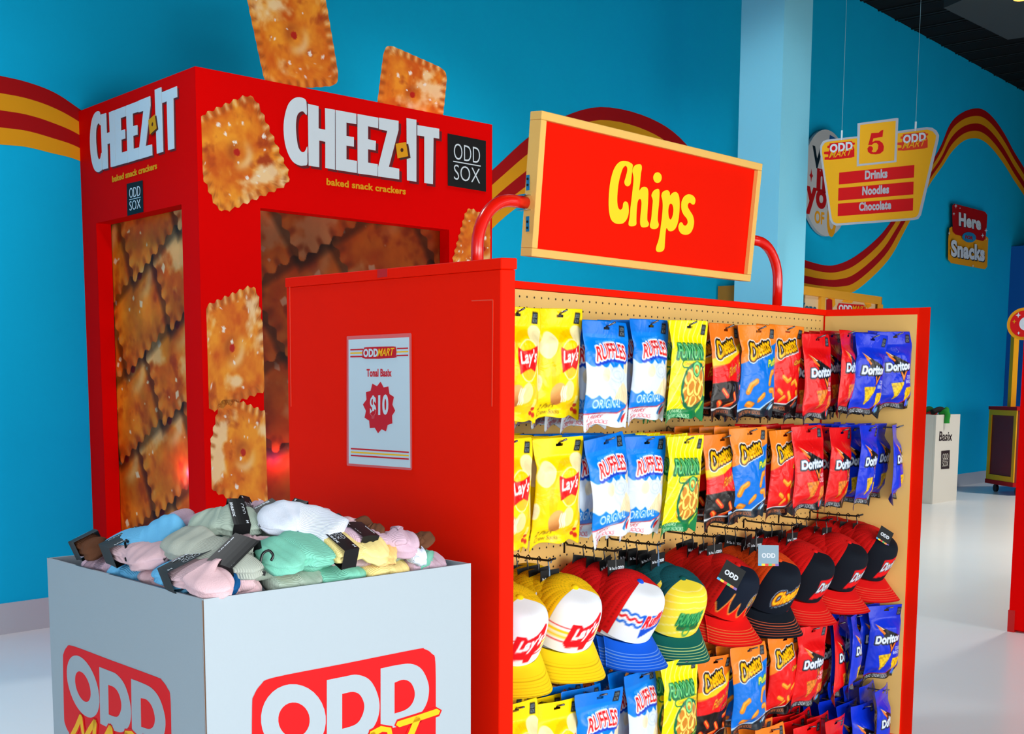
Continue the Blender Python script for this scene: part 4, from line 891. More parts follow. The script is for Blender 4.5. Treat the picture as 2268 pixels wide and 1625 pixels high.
def packet_mesh(kind, var):
    "a crimped pillow packet hanging from its slot at the origin; front faces -Y"
    if (kind, var) in _pk: return _pk[(kind, var)]
    cv, bc, _ = ART[kind]; r = random.Random(var*31+5); sd = var*7+3
    NX, NY = 84, 124
    u = np.linspace(-1, 1, NX); v = np.linspace(0, 1, NY); U, Vv = np.meshgrid(u, v)
    def shape(U, Vv, side):
        pin = np.exp(-((Vv-.55-.08*np.sin(sd))/.26)**2)*(.10+.05*r0)+np.exp(-((Vv-.27)/.07)**2)*(.05+.04*np.sin(sd*2))*np.where(U < 0, 1, .3)
        fl = np.clip((Vv-.86)/.14, 0, 1); wd = 1-pin+.05*fl-.02*np.clip((.06-Vv)/.06, 0, 1)
        x = U*wd*BW/2; z = .016-Vv*BH
        z = z-fl*fl*.012*np.abs(U)**2*(1+.3*np.sin(sd+U*3))+.004*np.sin(U*5+sd)*fl
        body = np.clip((Vv-.16)/.16, 0, 1)*np.clip((.94-Vv)/.12, 0, 1); body = body*body*(3-2*body)
        y = body*(1-np.abs(U)**2.4)**.8*(.0175+.004*np.sin(Vv*7+sd))
        fold = .0035*(fbm(U*2.2+Vv*1.5+sd, Vv*5-U*1.5, sd, 3)-.5)*body*2+.0022*np.abs(np.sin((U*.8+Vv*2.2)*3.1+sd))*body
        y = y+fold*(1-np.abs(U)**4)
        wave = .010*np.sin(U*4.2+sd)*fl+.006*np.sin(U*2.1+sd*1.7)*np.clip((.16-Vv)/.16, 0, 1)+.009*np.sin(Vv*3.2+sd)*.6
        return x, -side*y+wave+.008*np.cos(Vv*3.14)*0, z
    r0 = r.random()
    xf, yf, zf = shape(U, Vv, 1); xb, yb, zb = shape(U, Vv, .8)
    n = NX*NY; V = np.concatenate([np.stack([xf, yf-.0004, zf], -1).reshape(-1, 3), np.stack([xb, yb+.0004, zb], -1).reshape(-1, 3)])
    # rounded corners + euro slot
    X2, Z2 = U*BW/2, .016-Vv*BH
    F = []
    def slot(x, z): return (abs(x) < .0105 and abs(z) < .0028) or (x*x+(z-.002)**2 < .0045**2)
    for j in range(NY-1):
        for i in range(NX-1):
            cx = (U[j, i]+U[j, i+1])/2*BW/2; czz = .016-(Vv[j, i]+Vv[j+1, i])/2*BH
            if slot(cx, czz): continue
            if (i in (0, NX-2)) and (j in (0, NY-2)): continue
            a = j*NX+i; F.append((a, a+NX, a+NX+1, a+1)); F.append((a+n, a+1+n, a+NX+1+n, a+NX+n))
    for i in range(NX-1):
        for a, b in ((i, i+1), ((NY-1)*NX+i+1, (NY-1)*NX+i)): F.append((a, b, b+n, a+n))
    for j in range(NY-1):
        for a, b in (((j+1)*NX, j*NX), (j*NX+NX-1, (j+1)*NX+NX-1)): F.append((a, b, b+n, a+n))
    fc = cv.sample((U.ravel()+1)*50, Vv.ravel()*155); bcol = np.ones((n, 3))*np.array(bc)
    me = bpy.data.meshes.new('sock_packet'); me.from_pydata(V.tolist(), [], F)
    me.materials.append(PACK); me.polygons.foreach_set('use_smooth', np.ones(len(F), dtype=bool))
    c = np.ones((2*n, 4), dtype=np.float32); c[:, :3] = lin(np.concatenate([fc, bcol]))
    a = me.attributes.new('Print', 'FLOAT_COLOR', 'POINT'); a.data.foreach_set('color', c.ravel()); me.update()
    _pk[(kind, var)] = me; return me
HK = mat('hook_wire', (120, 122, 126), .25, .6, metal=.9); BHK = mat('black_hook_wire', (18, 18, 20), .35, .5)
def peg_hook(x, z, y1, label, m, cat='peg hook', group=None, r=.0022):
    mb = MB().tube([(x, Y0-.001, z-.02), (x, Y0-.001, z+.004), (x, Y0-.006, z+.008), (x, Y0-.014, z+.002), (x, (Y0+y1)/2, z), (x, y1+.02, z+.001), (x, y1, z+.008)], r, 8)
    o = mb.build('peg_hook', m, smooth=True, origin=(x, Y0, z)); return tag(o, label, cat, group)
ORD = ['front', 'second', 'third', 'fourth', 'fifth', 'sixth']
CNT = ['first', 'second', 'third', 'fourth', 'fifth', 'sixth', 'seventh', 'eighth', 'ninth', 'tenth', 'eleventh', 'twelfth', 'thirteenth']
ROWS = [
 ('top row', [((1140, 697), 'potato', 0), ((1234.6, 700), 'potato', 0), ((1341, 727), 'ridged', -3), ((1436.6, 722.5), 'ridged', 2), ((1522, 724.6), 'rings', 0), ((1605, 731), 'hot', 4),
             ((1675.7, 734), 'puffs', -6), ((1739.7, 734), 'crunchy', -4), ((1808, 752), 'red', 0), ((1873, 744), 'red', 16), ((1928, 752), 'blue', -8), ((1981, 746), 'blue', -16)]),
 ('second row', [((1124, 988), 'potato', 2), ((1233.6, 984), 'potato', -4), ((1340, 980), 'ridged', 2), ((1428, 980), 'ridged', -2), ((1515.4, 979), 'rings', 2), ((1597.5, 974), 'hot', -4),
             ((1656, 960), 'puffs', -6), ((1734, 964), 'crunchy', 2), ((1788, 955), 'red', -4), ((1860, 958), 'red', 6), ((1921.6, 953), 'blue', 10), ((1982, 950), 'blue', 22)]),
 ('row under the caps', [((1140, 1572), 'potato', 0), ((1229, 1566.5), 'potato', -4), ((1324, 1543), 'ridged', -6), ((1418, 1498), 'ridged', 8), ((1502.7, 1471.5), 'rings', 0), ((1580, 1465), 'hot', 0),
             ((1658, 1440), 'puffs', -6), ((1734, 1415), 'crunchy', -2), ((1796, 1396.6), 'red', -2), ((1854, 1384), 'red', 22), ((1890, 1369), 'blue', 24), ((1959.6, 1350), 'blue', -16)]),
 ('bottom row in view', [((1706, 1619), 'crunchy', 0), ((1787, 1613), 'red', 0), ((1846, 1600), 'red', 10), ((1911, 1568), 'blue', 0), ((1951, 1532), 'blue', 14)])]
rr = random.Random(12)
for rname, items in ROWS:
    zs = []
    for (px, kind, yaw) in items:
        pass
    nrow = len(items); seen = {}
    for hi, (px, kind, yaw) in enumerate(items):
        yt = 1.787+(.012 if hi % 2 else -.012)
        p = onY(px[0], px[1], yt); x, z = p[0], p[2]
        sp = .046 if rname != 'bottom row in view' else .05
        desc = ART[kind][2]; seen[kind] = seen.get(kind, 0)+1
        where = f'{CNT[hi]} hook from left, {rname}'
        for k in range((3 if 'caps' in rname else 5) if hi not in (0,) else 3):
            me = packet_mesh(kind, (hi+k*2+len(rname)) % 3)
            o = bpy.data.objects.new('sock_packet', me); COL.objects.link(o)
            yk = yt+k*sp*(1 if k else 0)
            if yk > Y0-.03: break
            jx = rr.uniform(-.006, .006) if k else 0; jz = 0 if k == 0 else rr.uniform(-.001, .002)
            o.location = (x+jx-(.012 if k and hi in (2, 3) else 0), yk, z+jz)
            roll = rr.uniform(-2.5, 2.5)*D
            if rname == 'second row' and hi == 2: roll = -7*D if k == 0 else 1*D
            o.rotation_euler = (rr.uniform(-1.5, 1.5)*D, roll, (yaw if k == 0 else yaw*.4+rr.uniform(-7, 7))*D)
            tag(o, f'{desc}, {ORD[k]} on {where}', 'sock packet', f'sock packets, {rname}')
        peg_hook(x, z+.0045, yt-.028, f'thin metal peg hook, {where}', HK, group='metal peg hooks')

# ================================================================== CAPS
def capcv(bg): return Canvas(120, 84, bg, 3)
def cap_art(kind):
    if kind == 'lays':
        cv = capcv((236, 240, 246))
        for y, c in ((55, (222, 20, 30)), (60, (250, 206, 30)), (66, (250, 206, 30)), (72, (222, 20, 30))): cv.rect(0, y, 120, y+(1.8 if c[1] < 100 else 3.2), c)
        cv.poly([(38, 49), (52, 49), (56, 53), (70, 48), (86, 37), (94, 41), (87, 56), (86, 68), (74, 72), (70, 81), (60, 81), (58, 77), (38, 79), (32, 75)], (226, 16, 30))
        cv.text("Lay's", (41, 74), (42, -8), (5, -20), (240, 244, 248), .05)
    elif kind == 'ruffles':
        cv = capcv((236, 240, 246)); xs = np.linspace(-2, 122, 70)
        for y, c in ((50, (20, 96, 210)), (57, (222, 20, 30)), (64, (20, 96, 210))): cv.stroke([(x, y+1.7*math.sin(x*.42)) for x in xs], 3, c)
        cv.poly([(38, 50), (44, 78), (60, 70), (94, 62), (90, 44)], (24, 80, 200)); cv.text('Ruffles', (42, 66), (50, -8), (3, -18), (226, 20, 30), .05, [(1.2, (240, 244, 250))])
    elif kind == 'rings':
        cv = capcv((252, 226, 60))
        for i in range(-3, 9): cv.stroke([(0, i*11+22), (60, i*11+8), (120, i*11+22)], 1.2, (252, 240, 160))
        cv.text('FUNYUNS', (38, 68), (46, -1), (3, -17), (90, 190, 110), .02, [(1.8, (12, 110, 64), (-.6, 1))]); cv.poly(rrect(40, 69, 84, 75, 3), (12, 110, 64)); cv.text('Onion Flavored Rings', (43, 74), (38, 0), (0, -3.6), (236, 70, 30), 0)
        cv.ring(60, 77, 7, 6, 2.6, (60, 160, 90))
    elif kind == 'flame':
        cv = capcv((16, 26, 42)); top = [(a_, b_+9) for a_, b_ in [(0, 60), (8, 70), (14, 62), (20, 50), (24, 40), (22, 56), (28, 68), (36, 60), (40, 52), (42, 64), (50, 70), (58, 58), (62, 48), (64, 62), (72, 70), (80, 58), (86, 46), (86, 62), (94, 70), (104, 60), (110, 48), (112, 62), (120, 66)]]
        t2 = spline(top, 4).tolist(); cv.poly(t2+[(120, 90), (0, 90)], (228, 20, 12)); cv.stroke(t2, 1.8, (246, 150, 60))
        cv.text('Cheetos', (58, 66), (40, -14), (3, -14), (250, 190, 40), .01, [(2.4, (220, 228, 240)), (1.3, (60, 20, 8))])
    elif kind == 'cheese':
        cv = capcv((16, 24, 36)); cv.text('Cheetos', (32, 74), (58, -14), (4, -20), (255, 206, 30), .02, [(4, (200, 220, 240)), (2.9, (16, 24, 36)), (1.3, (236, 110, 20))])
    else:
        cv = capcv((14, 20, 30)); cv.poly([(40, 50), (96, 42), (92, 58), (88, 72), (36, 80), (42, 66)], (226, 20, 26)); cv.poly([(48, 54), (58, 70), (66, 56)], (250, 210, 30)); cv.text('Doritos', (42, 70), (50, -7), (3, -16), (216, 226, 236), .05, [(1, (20, 20, 30))])
    return cv
CAPS = {  # art, mesh colour, brim colour, button, stitch, words
 'lays': ((250, 196, 10), (255, 216, 20), (255, 212, 10), (244, 198, 6), 'yellow mesh, white-front cap'),
 'ruffles': ((220, 16, 20), (10, 88, 214), (24, 84, 210), (110, 160, 240), 'red mesh, white-front, blue-brim cap'),
 'rings': ((20, 84, 92), (8, 92, 84), (10, 84, 80), (190, 220, 140), 'teal mesh, yellow-front cap'),
 'flame': ((214, 20, 14), (228, 14, 12), (214, 20, 14), (236, 120, 60), 'red mesh, flame-trimmed cap'),
 'cheese': ((226, 72, 16), (16, 24, 34), (226, 72, 16), (206, 96, 60), 'orange mesh, navy-front cap'),
 'dor': ((218, 18, 16), (224, 14, 14), (224, 18, 16), (240, 90, 60), 'red mesh, black-front cap')}
CLOTH = printed('cap_cloth', .8, .15, bump=.2, bscale=500)
HCAP, RX, RY = .122, .086, .094
def crown(ph, t):
    "ph 0 at the front (-Y), t 0 rim .. 1 button"
    fr_ = np.clip(np.cos(ph), 0, 1)
    e = .62-.26*fr_; rho = np.clip(1-t**2.0, 0, 1)**e
    z = HCAP*(np.sin(t*math.pi/2)**(.95))*(1+.0*fr_)+.006*fr_*np.sin(t*math.pi)
    x = RX*rho*np.sin(ph); y = -RY*rho*np.cos(ph)-.006*t
    return x, y, z
_cap = {}
def grid_mesh(name, X, Y, Z, m, cols=None, uvname=None):
    ny, nx = X.shape; V = np.stack([X, Y, Z], -1).reshape(-1, 3)
    F = [(j*nx+i, j*nx+i+1, (j+1)*nx+i+1, (j+1)*nx+i) for j in range(ny-1) for i in range(nx-1)]
    me = bpy.data.meshes.new(name); me.from_pydata(V.tolist(), [], F); me.materials.append(m)
    me.polygons.foreach_set('use_smooth', np.ones(len(F), dtype=bool))
    if cols is not None:
        c = np.ones((len(V), 4), dtype=np.float32); c[:, :3] = lin(cols); a = me.attributes.new('Print', 'FLOAT_COLOR', 'POINT'); a.data.foreach_set('color', c.ravel())
    me.update(); return me
def cap_meshes(kind):
    if kind in _cap: return _cap[kind]
    mc, bc, buc, sc, _ = CAPS[kind]; cv = cap_art(kind); out = []
    PH = 62*D
    ph, t = np.meshgrid(np.linspace(-PH, PH, 100), 1-(1-np.linspace(0, 1, 80))**1.8); x, y, z = crown(ph, t)
    cx = 60+ph/PH*62*np.clip(1-t**2, 0, 1)**.45; cy = 84-t*84
    col = cv.sample(cx, cy); seam = np.clip(1-np.abs(ph)/.012, 0, 1)*.10; edge = np.clip(1-(PH-np.abs(ph))/.02, 0, 1)*.25
    col = col*(1-np.clip(seam+edge, 0, 1)[..., None])
    out.append(('front_panel', grid_mesh('front_panel', x, y, z, CLOTH, col.reshape(-1, 3))))
    ph, t = np.meshgrid(np.linspace(PH, 2*math.pi-PH, 130), 1-(1-np.linspace(0, 1, 64))**1.8); x, y, z = crown(ph, t)
    wob = .0012*np.sin(ph*26)*np.sin(t*3); x = x*(1+wob*8)
    dots = ((np.sin(ph*150) > .55) & (np.sin(t*150) > .3)); band = np.abs(((ph-PH)/(2*math.pi-2*PH))-.5) > .47
    col = np.ones(ph.shape+(3,))*np.array(mc, float); col[dots & ~band] *= .80; col[(np.sin(ph*60) > .93) & ~band] *= .90
    out.append(('mesh_back', grid_mesh('mesh_back', x, y, z, CLOTH, col.reshape(-1, 3))))
    # brim: curved bill with stitch rows, upper and lower skin
    pb, s = np.meshgrid(np.linspace(-66*D, 66*D, 70), np.linspace(0, 1, 52))
    x0, y0, z0 = crown(pb, np.zeros_like(pb)); L = .080*np.cos(pb*.92)**.5+.002
    bx = x0+np.sin(pb)*s*.016; by = y0-L*s; bz = z0-.010*s-.030*(np.abs(bx)/.075)**2*(.35+.65*s)
    col = np.ones(pb.shape+(3,))*np.array(bc, float)
    for kx in range(6):
        sk = .42+.1*kx; col[np.abs(s-sk) < .011] = np.array(sc)*(.9 if kx % 2 else 1)
    dn = grid_mesh('brim', bx, by, bz, CLOTH, col.reshape(-1, 3)); n = 70*52
    V = [v.co[:] for v in dn.vertices]; F = [p.vertices[:] for p in dn.polygons]
    V2 = V+[(a, b, c-.0028) for a, b, c in V]; F2 = F+[tuple(i+n for i in f)[::-1] for f in F]
    rim = [i for i in range(70)]+[j*70+69 for j in range(1, 52)]+[51*70+i for i in range(68, -1, -1)]+[j*70 for j in range(50, 0, -1)]
    F2 += [(rim[i], rim[(i+1) % len(rim)], rim[(i+1) % len(rim)]+n, rim[i]+n) for i in range(len(rim))]
    me = bpy.data.meshes.new('brim'); me.from_pydata(V2, [], F2); me.materials.append(CLOTH); me.polygons.foreach_set('use_smooth', np.ones(len(F2), dtype=bool))
    c = np.ones((2*n, 4), dtype=np.float32); c[:, :3] = lin(np.concatenate([col.reshape(-1, 3), np.ones((n, 3))*np.array(bc)*.8])); a = me.attributes.new('Print', 'FLOAT_COLOR', 'POINT'); a.data.foreach_set('color', c.ravel()); me.update()
    out.append(('brim', me))
    th, q = np.meshgrid(np.linspace(0, 2*math.pi, 20), np.linspace(0, math.pi/2, 7)); r = .0095*np.cos(q)
    out.append(('button', grid_mesh('button', r*np.cos(th), r*np.sin(th)-.006, HCAP-.002+.0065*np.sin(q), CLOTH, np.ones((140, 3))*np.array(buc))))
    _cap[kind] = out; return out
TAGC = mat('black_tag_card', (10, 12, 14), .5, .2); TAGT = mat('tag_white', (206, 214, 222), .5); TAGB = mat('glossy_tag_card', (70, 116, 140), .3, .5)
def tag_meshes():
    w_, h_ = .060, .058
    a = MB().box((-w_/2, -.0005, -h_), (w_/2, .0005, 0)); o = mk('hang_tag', a.V, a.F, TAGC, origin=(0, 0, 0)); me = o.data; me2 = me.copy(); me2.materials.clear(); me2.materials.append(TAGB); bpy.data.objects.remove(o)
    def tx(s, x, z, ww, hh, bo):
        V, T, _ = text_mesh(s, bo, .05); W = [(x+v[0]*ww, -.0006-v[2]*.0005, z+v[1]*hh) for v in V]; m = bpy.data.meshes.new('tag_lettering'); m.from_pydata(W, [], [tuple(int(i) for i in t) for t in T]); m.materials.append(TAGT); return m
    A = tx('Be You. Be', -.024, -.024, .026, .007, .01); B = tx('ODD', .004, -.024, .022, .008, .05); C_ = tx('ODD', -.020, -.036, .040, .014, .05)
    st2 = []
    for i, c in enumerate(((60, 160, 210), (250, 210, 40), (222, 40, 40), (90, 180, 90), (240, 130, 60), (120, 90, 170))):
        b = MB().box((-w_/2+i*w_/6, -.0012, -h_), (-w_/2+(i+1)*w_/6, -.0005, -h_+.006)); m = bpy.data.meshes.new('colour_stripe'); m.from_pydata(b.V, [], b.F); m.materials.append(mat('stripe%d' % i, c, .5)); st2.append(m)
    return me, me2, A, B, C_, st2
TG, TG2, TXA, TXB, TXC, STR = tag_meshes()
hb = MB().tube([(0, -.004, -.004), (0, -.006, .003), (0, -.001, .0075), (0, .005, .003), (0, .003, -.008), (0, .001, -.016)], .0015, 7).tube([(0, .001, -.014), (0, .001, -.044), (0, .0, -.060)], [.0018, .0042, .0022], 8)
HGM = bpy.data.meshes.new('plastic_hanger'); HGM.from_pydata([tuple(map(float, v)) for v in hb.V], [], hb.F); HGM.materials.append(BLKPL)
HGM2 = HGM.copy(); HGM2.materials.clear(); HGM2.materials.append(mat('blue_grey_plastic', (52, 96, 130), .25, .5))
def child(me, name, par, loc=(0, 0, 0), rot=(0, 0, 0), sc=1):
    o = bpy.data.objects.new(name, me); COL.objects.link(o); o.parent = par; o.location = loc; o.rotation_euler = rot; o.scale = (sc, sc, sc); return o
def make_cap(kind, button, tilt, yaw, hook, label, front, k):
    "button: world point of the cap's button; hook: world point on the rod it hangs from"
    R = Matrix.Rotation(yaw*D, 4, 'Z') @ Matrix.Rotation(tilt*D, 4, 'X')
    top = R @ Vector((0, -.006, HCAP)); loc = Vector(button)-top
    c = root('trucker_cap', loc, label, 'cap', 'trucker caps hanging on black hooks', R.to_euler())
    for nm, me in cap_meshes(kind): child(me, nm, c)
    Ri = R.inverted(); inv = R.to_3x3().inverted()
    def local(p, e=(0, 0, 0)):
        return inv @ (Vector(p)-loc), (Ri @ Matrix.Rotation(e[2], 4, 'Z') @ Matrix.Rotation(e[1], 4, 'Y') @ Matrix.Rotation(e[0], 4, 'X')).to_euler()
    l, e = local(hook); child(HGM2 if front == 2 else HGM, 'plastic_hanger', c, l, e)
    rn = random.Random(k*13+int(button[0]*1000))
    tp = Vector((hook[0]+rn.uniform(-.004, .004), hook[1]+.0, hook[2]-.020))
    l, e = local(tp, (rn.uniform(-.1, .12), rn.uniform(-.25, .25) if k else rn.uniform(-.06, .06), rn.uniform(-.45, .25) if k else rn.uniform(-.15, .1)))
    t = child(TG, 'hang_tag', c, l, e)
    if rn.random() < .62 or k == 0:
        child(TXA, 'tag_lettering', t); child(TXB, 'tag_lettering', t)
    else:
        child(TXC, 'tag_lettering', t)
        for m in STR: child(m, 'colour_stripe', t)
    return c
CL_ = [((1151, 1322), 'lays'), ((1273.6, 1300), 'lays'), ((1418.6, 1287), 'ruffles'), ((1512, 1280), 'rings'), ((1634, 1250), 'flame'), ((1726, 1240), 'cheese'), ((1805, 1220), 'dor'), ((1880, 1200), 'dor'), ((1947, 1180), 'dor')]
rr = random.Random(5)
YC = 1.80; YH = 1.862; ZH = 1.2-(1.2-.8265)*YH/1.757
for ci, (px, kind) in enumerate(CL_):
    b = onY(px[0], px[1], YC); xh = b[0]-.012
    fl_ = {4: 'left', 5: 'middle'}
    yt = YH
    where = f'{CNT[ci]} cap hook from left'
    for k in range(6):
        y = YC+k*.038
        if y > 1.935: break
        bt = (b[0]+(rr.uniform(-.008, .008) if k else 0), y, b[2]+(rr.uniform(-.004, .006)+.004*k if k else 0))
        make_cap(kind, bt, 33+(rr.uniform(-5, 4) if k else 0), (-14, -14, -4, -20, -2, -16, -3, -3, -5)[ci]+(rr.uniform(-4, 4) if k else 0), (xh, YH+.006+k*.034, ZH), f'{CAPS[kind][4]}, {ORD[k]} on {where}', 2 if (k == 0 and ci in (1, 3)) else 0, k)
    peg_hook(xh, ZH, yt-.012, f'black wire hook carrying caps, {where}', BHK, 'cap hook', 'black cap hooks', .0026)
# big front tags on three caps
def front_tag(px, y, e, label, me=None, sc=1.):
    p = onY(px[0], px[1], y); c = root('loose_hang_tag', p, label, 'tag', None, e)
    c.scale = (sc, sc, sc)
    child(me or TG, 'card', c); child(TXC, 'tag_lettering', c)
    for m in STR: child(m, 'colour_stripe', c)
front_tag((1631, 1252), YC-.045, (-.30, .55, -.75), 'black and white tag resting on the flame-trimmed red cap')
front_tag((1702, 1207), YC-.045, (-.15, .03, -.65), 'glossy blue-grey tag in front of the navy-brimmed cap', TG2, .95)
front_tag((1966, 1172), YC-.035, (-.30, .55, -.65), 'dark tag lying on the rightmost red and black cap', None, .8)
# ================================================================== SOCK BIN
ZB = .87
bC, bR_, bL_ = onZ(450, 1327, ZB), onZ(1043, 1247, ZB), onZ(104, 1235, ZB)
bB = bR_+bL_-bC
FR = Plane(bC, bR_); FL = Plane(bL_, bC)
fw = np.linalg.norm((bR_-bC)[:2]); lw_ = np.linalg.norm((bC-bL_)[:2])
bin_ = root('sock_bin', ((bC+bB)/2)*[1, 1, 0], 'square white cardboard bin with red logos, heaped with pastel socks', 'display bin')
CARD = mat('white_cardboard', (168, 180, 188), .55, .25, bump=.12, bscale=220); EDGE = mat('brown_card_edge', (128, 84, 50), .8)
t_ = .0045
MB().quadbox([FR.xyz(.001, 0), FR.xyz(fw, 0), FR.xyz(fw, 0, -t_), FR.xyz(.001, 0, -t_)], 0, ZB).build('front_wall', CARD, bin_)
MB().quadbox([FL.xyz(0, 0), FL.xyz(lw_-.0035, 0), FL.xyz(lw_-.0035, 0, -t_), FL.xyz(0, 0, -t_)], 0, ZB).build('side_wall', CARD, bin_)
MB().quadbox([bL_, bL_-FR.n*-t_, bB-FR.n*-t_, bB], 0, ZB).build('back_wall', CARD, bin_)
MB().quadbox([bR_, bB, bB+FL.n*t_, bR_+FL.n*t_], 0, ZB-.0005).build('side_wall', CARD, bin_)
MB().quadbox([bC+FL.n*-.0012+FR.u*.0, bC+FR.u*.0015-FR.n*.001, bC+FR.u*.004-FR.n*.004, bC-FL.u*.003-FR.n*.002], 0, ZB-.002).build('corner_fold', EDGE, bin_)
ins = lambda a: ((bC+bB)/2*(1-a)+0)
cen = (bC+bB)/2
MB().quadbox([cen+(p-cen)*.97 for p in (bC, bR_, bB, bL_)], ZB-.22, ZB-.21).build('inner_tray', CARD, bin_)
kq = 2.268
def cq(l): return [(100+x/kq, 1100+y/kq) for x, y in l]
aRq = np.array([FR.uv(*cq([p])[0]) for p in ((1415, 920), (1685, 862), (1492, 1165))])
aLq = np.array([FL.uv(*cq([p])[0]) for p in ((275, 853), (435, 913), (322, 1092))])
Mq = np.linalg.solve(np.c_[aRq, np.ones(3)], aLq)
def qR(p, off): return FR.at(*cq([p])[0], off)
def qL(p, off): u = np.r_[FR.uv(*cq([p])[0]), 1]@Mq; return FL.xyz(u[0], u[1], off)
def stroke_loop(pts, wd):
    P = np.array(pts, float); n = len(P); Lf, Rt = [], []
    for i in range(n):
        t = P[min(i+1, n-1)]-P[max(i-1, 0)]; t /= np.linalg.norm(t); nn = np.array([-t[1], t[0]]); Lf.append(P[i]+nn*wd/2); Rt.append(P[i]-nn*wd/2)
    t = P[-1]-P[-2]; t /= np.linalg.norm(t); e1 = [P[-1]+t*wd*.45]; t = P[0]-P[1]; t /= np.linalg.norm(t); e0 = [P[0]+t*wd*.45]
    return [tuple(p) for p in Lf+e1+Rt[::-1]+e0]
red_shape = [(1040, 1060), (1048, 1000), (1085, 942), (1150, 907), (1500, 838), (1860, 766), (1905, 764), (1943, 788), (1961, 840), (1962, 1180), (1962, 1310), (1945, 1350), (1905, 1372), (1560, 1440), (1180, 1505), (1100, 1505), (1050, 1470), (1040, 1400)]
O_o = ell(1247, 1118, 163, 178, 32, -.1); O_i = ell(1250, 1120, 79, 88, 28, -.1)
D1o = [(1415, 920), (1500, 903), (1565, 893), (1625, 915), (1662, 970), (1680, 1045), (1668, 1120), (1630, 1180), (1565, 1225), (1415, 1262)]
D1i = [(1492, 990), (1545, 979), (1582, 995), (1603, 1045), (1592, 1100), (1560, 1142), (1492, 1165)]
D2o = [(1685, 862), (1760, 846), (1835, 838), (1888, 862), (1920, 920), (1928, 975), (1915, 1040), (1875, 1100), (1815, 1140), (1685, 1175)]
D2i = [(1755, 933), (1800, 918), (1838, 935), (1857, 985), (1845, 1035), (1812, 1068), (1755, 1088)]
D1o, D1i, D2o, D2i = [spline(l, 5).tolist() for l in (D1o, D1i, D2o, D2i)]
LRED = mat('logo_red_ink', (232, 6, 14), .5, .2); LYEL = mat('logo_yellow_ink', (250, 186, 20), .5, .2)
MART = [[(1120, 1520), (1180, 1420), (1230, 1320)], [(1230, 1320), (1245, 1400), (1262, 1450)], [(1262, 1450), (1320, 1350), (1370, 1275)], [(1370, 1275), (1360, 1360), (1350, 1440)],
        [(1395, 1440), (1450, 1340), (1512, 1230)], [(1512, 1230), (1520, 1310), (1525, 1400)], [(1430, 1370), (1535, 1335)], [(1575, 1390), (1610, 1290), (1650, 1190)],
        [(1640, 1192), (1690, 1165), (1728, 1170), (1735, 1205), (1700, 1245), (1620, 1275)], [(1640, 1272), (1690, 1320), (1730, 1350)],
        [(1775, 1142), (1870, 1112), (1972, 1078)], [(1872, 1112), (1835, 1200), (1800, 1300)]]
for q_, nm in ((qR, 'right'), (qL, 'left')):
    ff = lambda o0, th: (lambda p, f: q_(p, o0+th*f))
    prism('logo_shape', [smooth_loop(red_shape, 4)], ff(.0003, .0004), LRED, bin_)
    for o_, i_ in ((O_o, O_i), (D1o, D1i), (D2o, D2i)): prism('logo_letter', [o_, i_], ff(.0009, .0004), CARD, bin_)
    for l in MART: prism('script_outline', [stroke_loop(l, 50)], ff(.0015, .0003), LRED, bin_)
    for l in MART: prism('script_stroke', [stroke_loop(l, 30)], ff(.0020, .0003), LYEL, bin_)
# ------------------------------------------------------------------ socks
def boxuv(p): d = np.array(p[:2])-bC[:2]; A_ = np.array([(bR_-bC)[:2], (bL_-bC)[:2]]).T; return np.linalg.solve(A_, d)
def dome(p):
    a, b = boxuv(p); a = 2*a-1; b = 2*b-1; k = max(0, 1-a*a)*max(0, 1-b*b)
    return ZB-.012+.104*k**.45
def on_dome(px, py):
    d = ray(px, py); best = None
    for i in range(4000):
        t = 1.2+i*.0006; p = OC+d*t; a = boxuv(p)
        if -.02 < a[0] < 1.02 and -.02 < a[1] < 1.02 and p[2] < dome(p): return p
    return onZ(px, py, ZB)
SOCKC = {'pink': (226, 190, 196), 'lilac': (208, 176, 192), 'grey': (178, 184, 172), 'sage': (172, 188, 174), 'light blue': (112, 192, 238), 'white': (222, 230, 244),
         'mint': (128, 204, 180), 'cream': (250, 226, 150), 'brown': (104, 66, 46), 'deep blue': (20, 84, 140), 'peach': (246, 200, 130)}
def sockmat(c, ribbed=True):
    if ribbed: return mat('ribbed_knit_'+c.replace(' ', '_'), SOCKC[c], .9, .1, noise=.05, nscale=60, bump=.45, rib=('Y', 120., .0))
    return mat('plain_knit_'+c.replace(' ', '_'), SOCKC[c], .9, .1, noise=.05, nscale=60, bump=.35, bscale=500)
LEAN = 1.
def smooth_noise(p, s): return np.array([math.sin(p[1]*31+s), math.sin(p[0]*27+s*2), math.sin(p[0]*23+p[1]*19+s*3)])
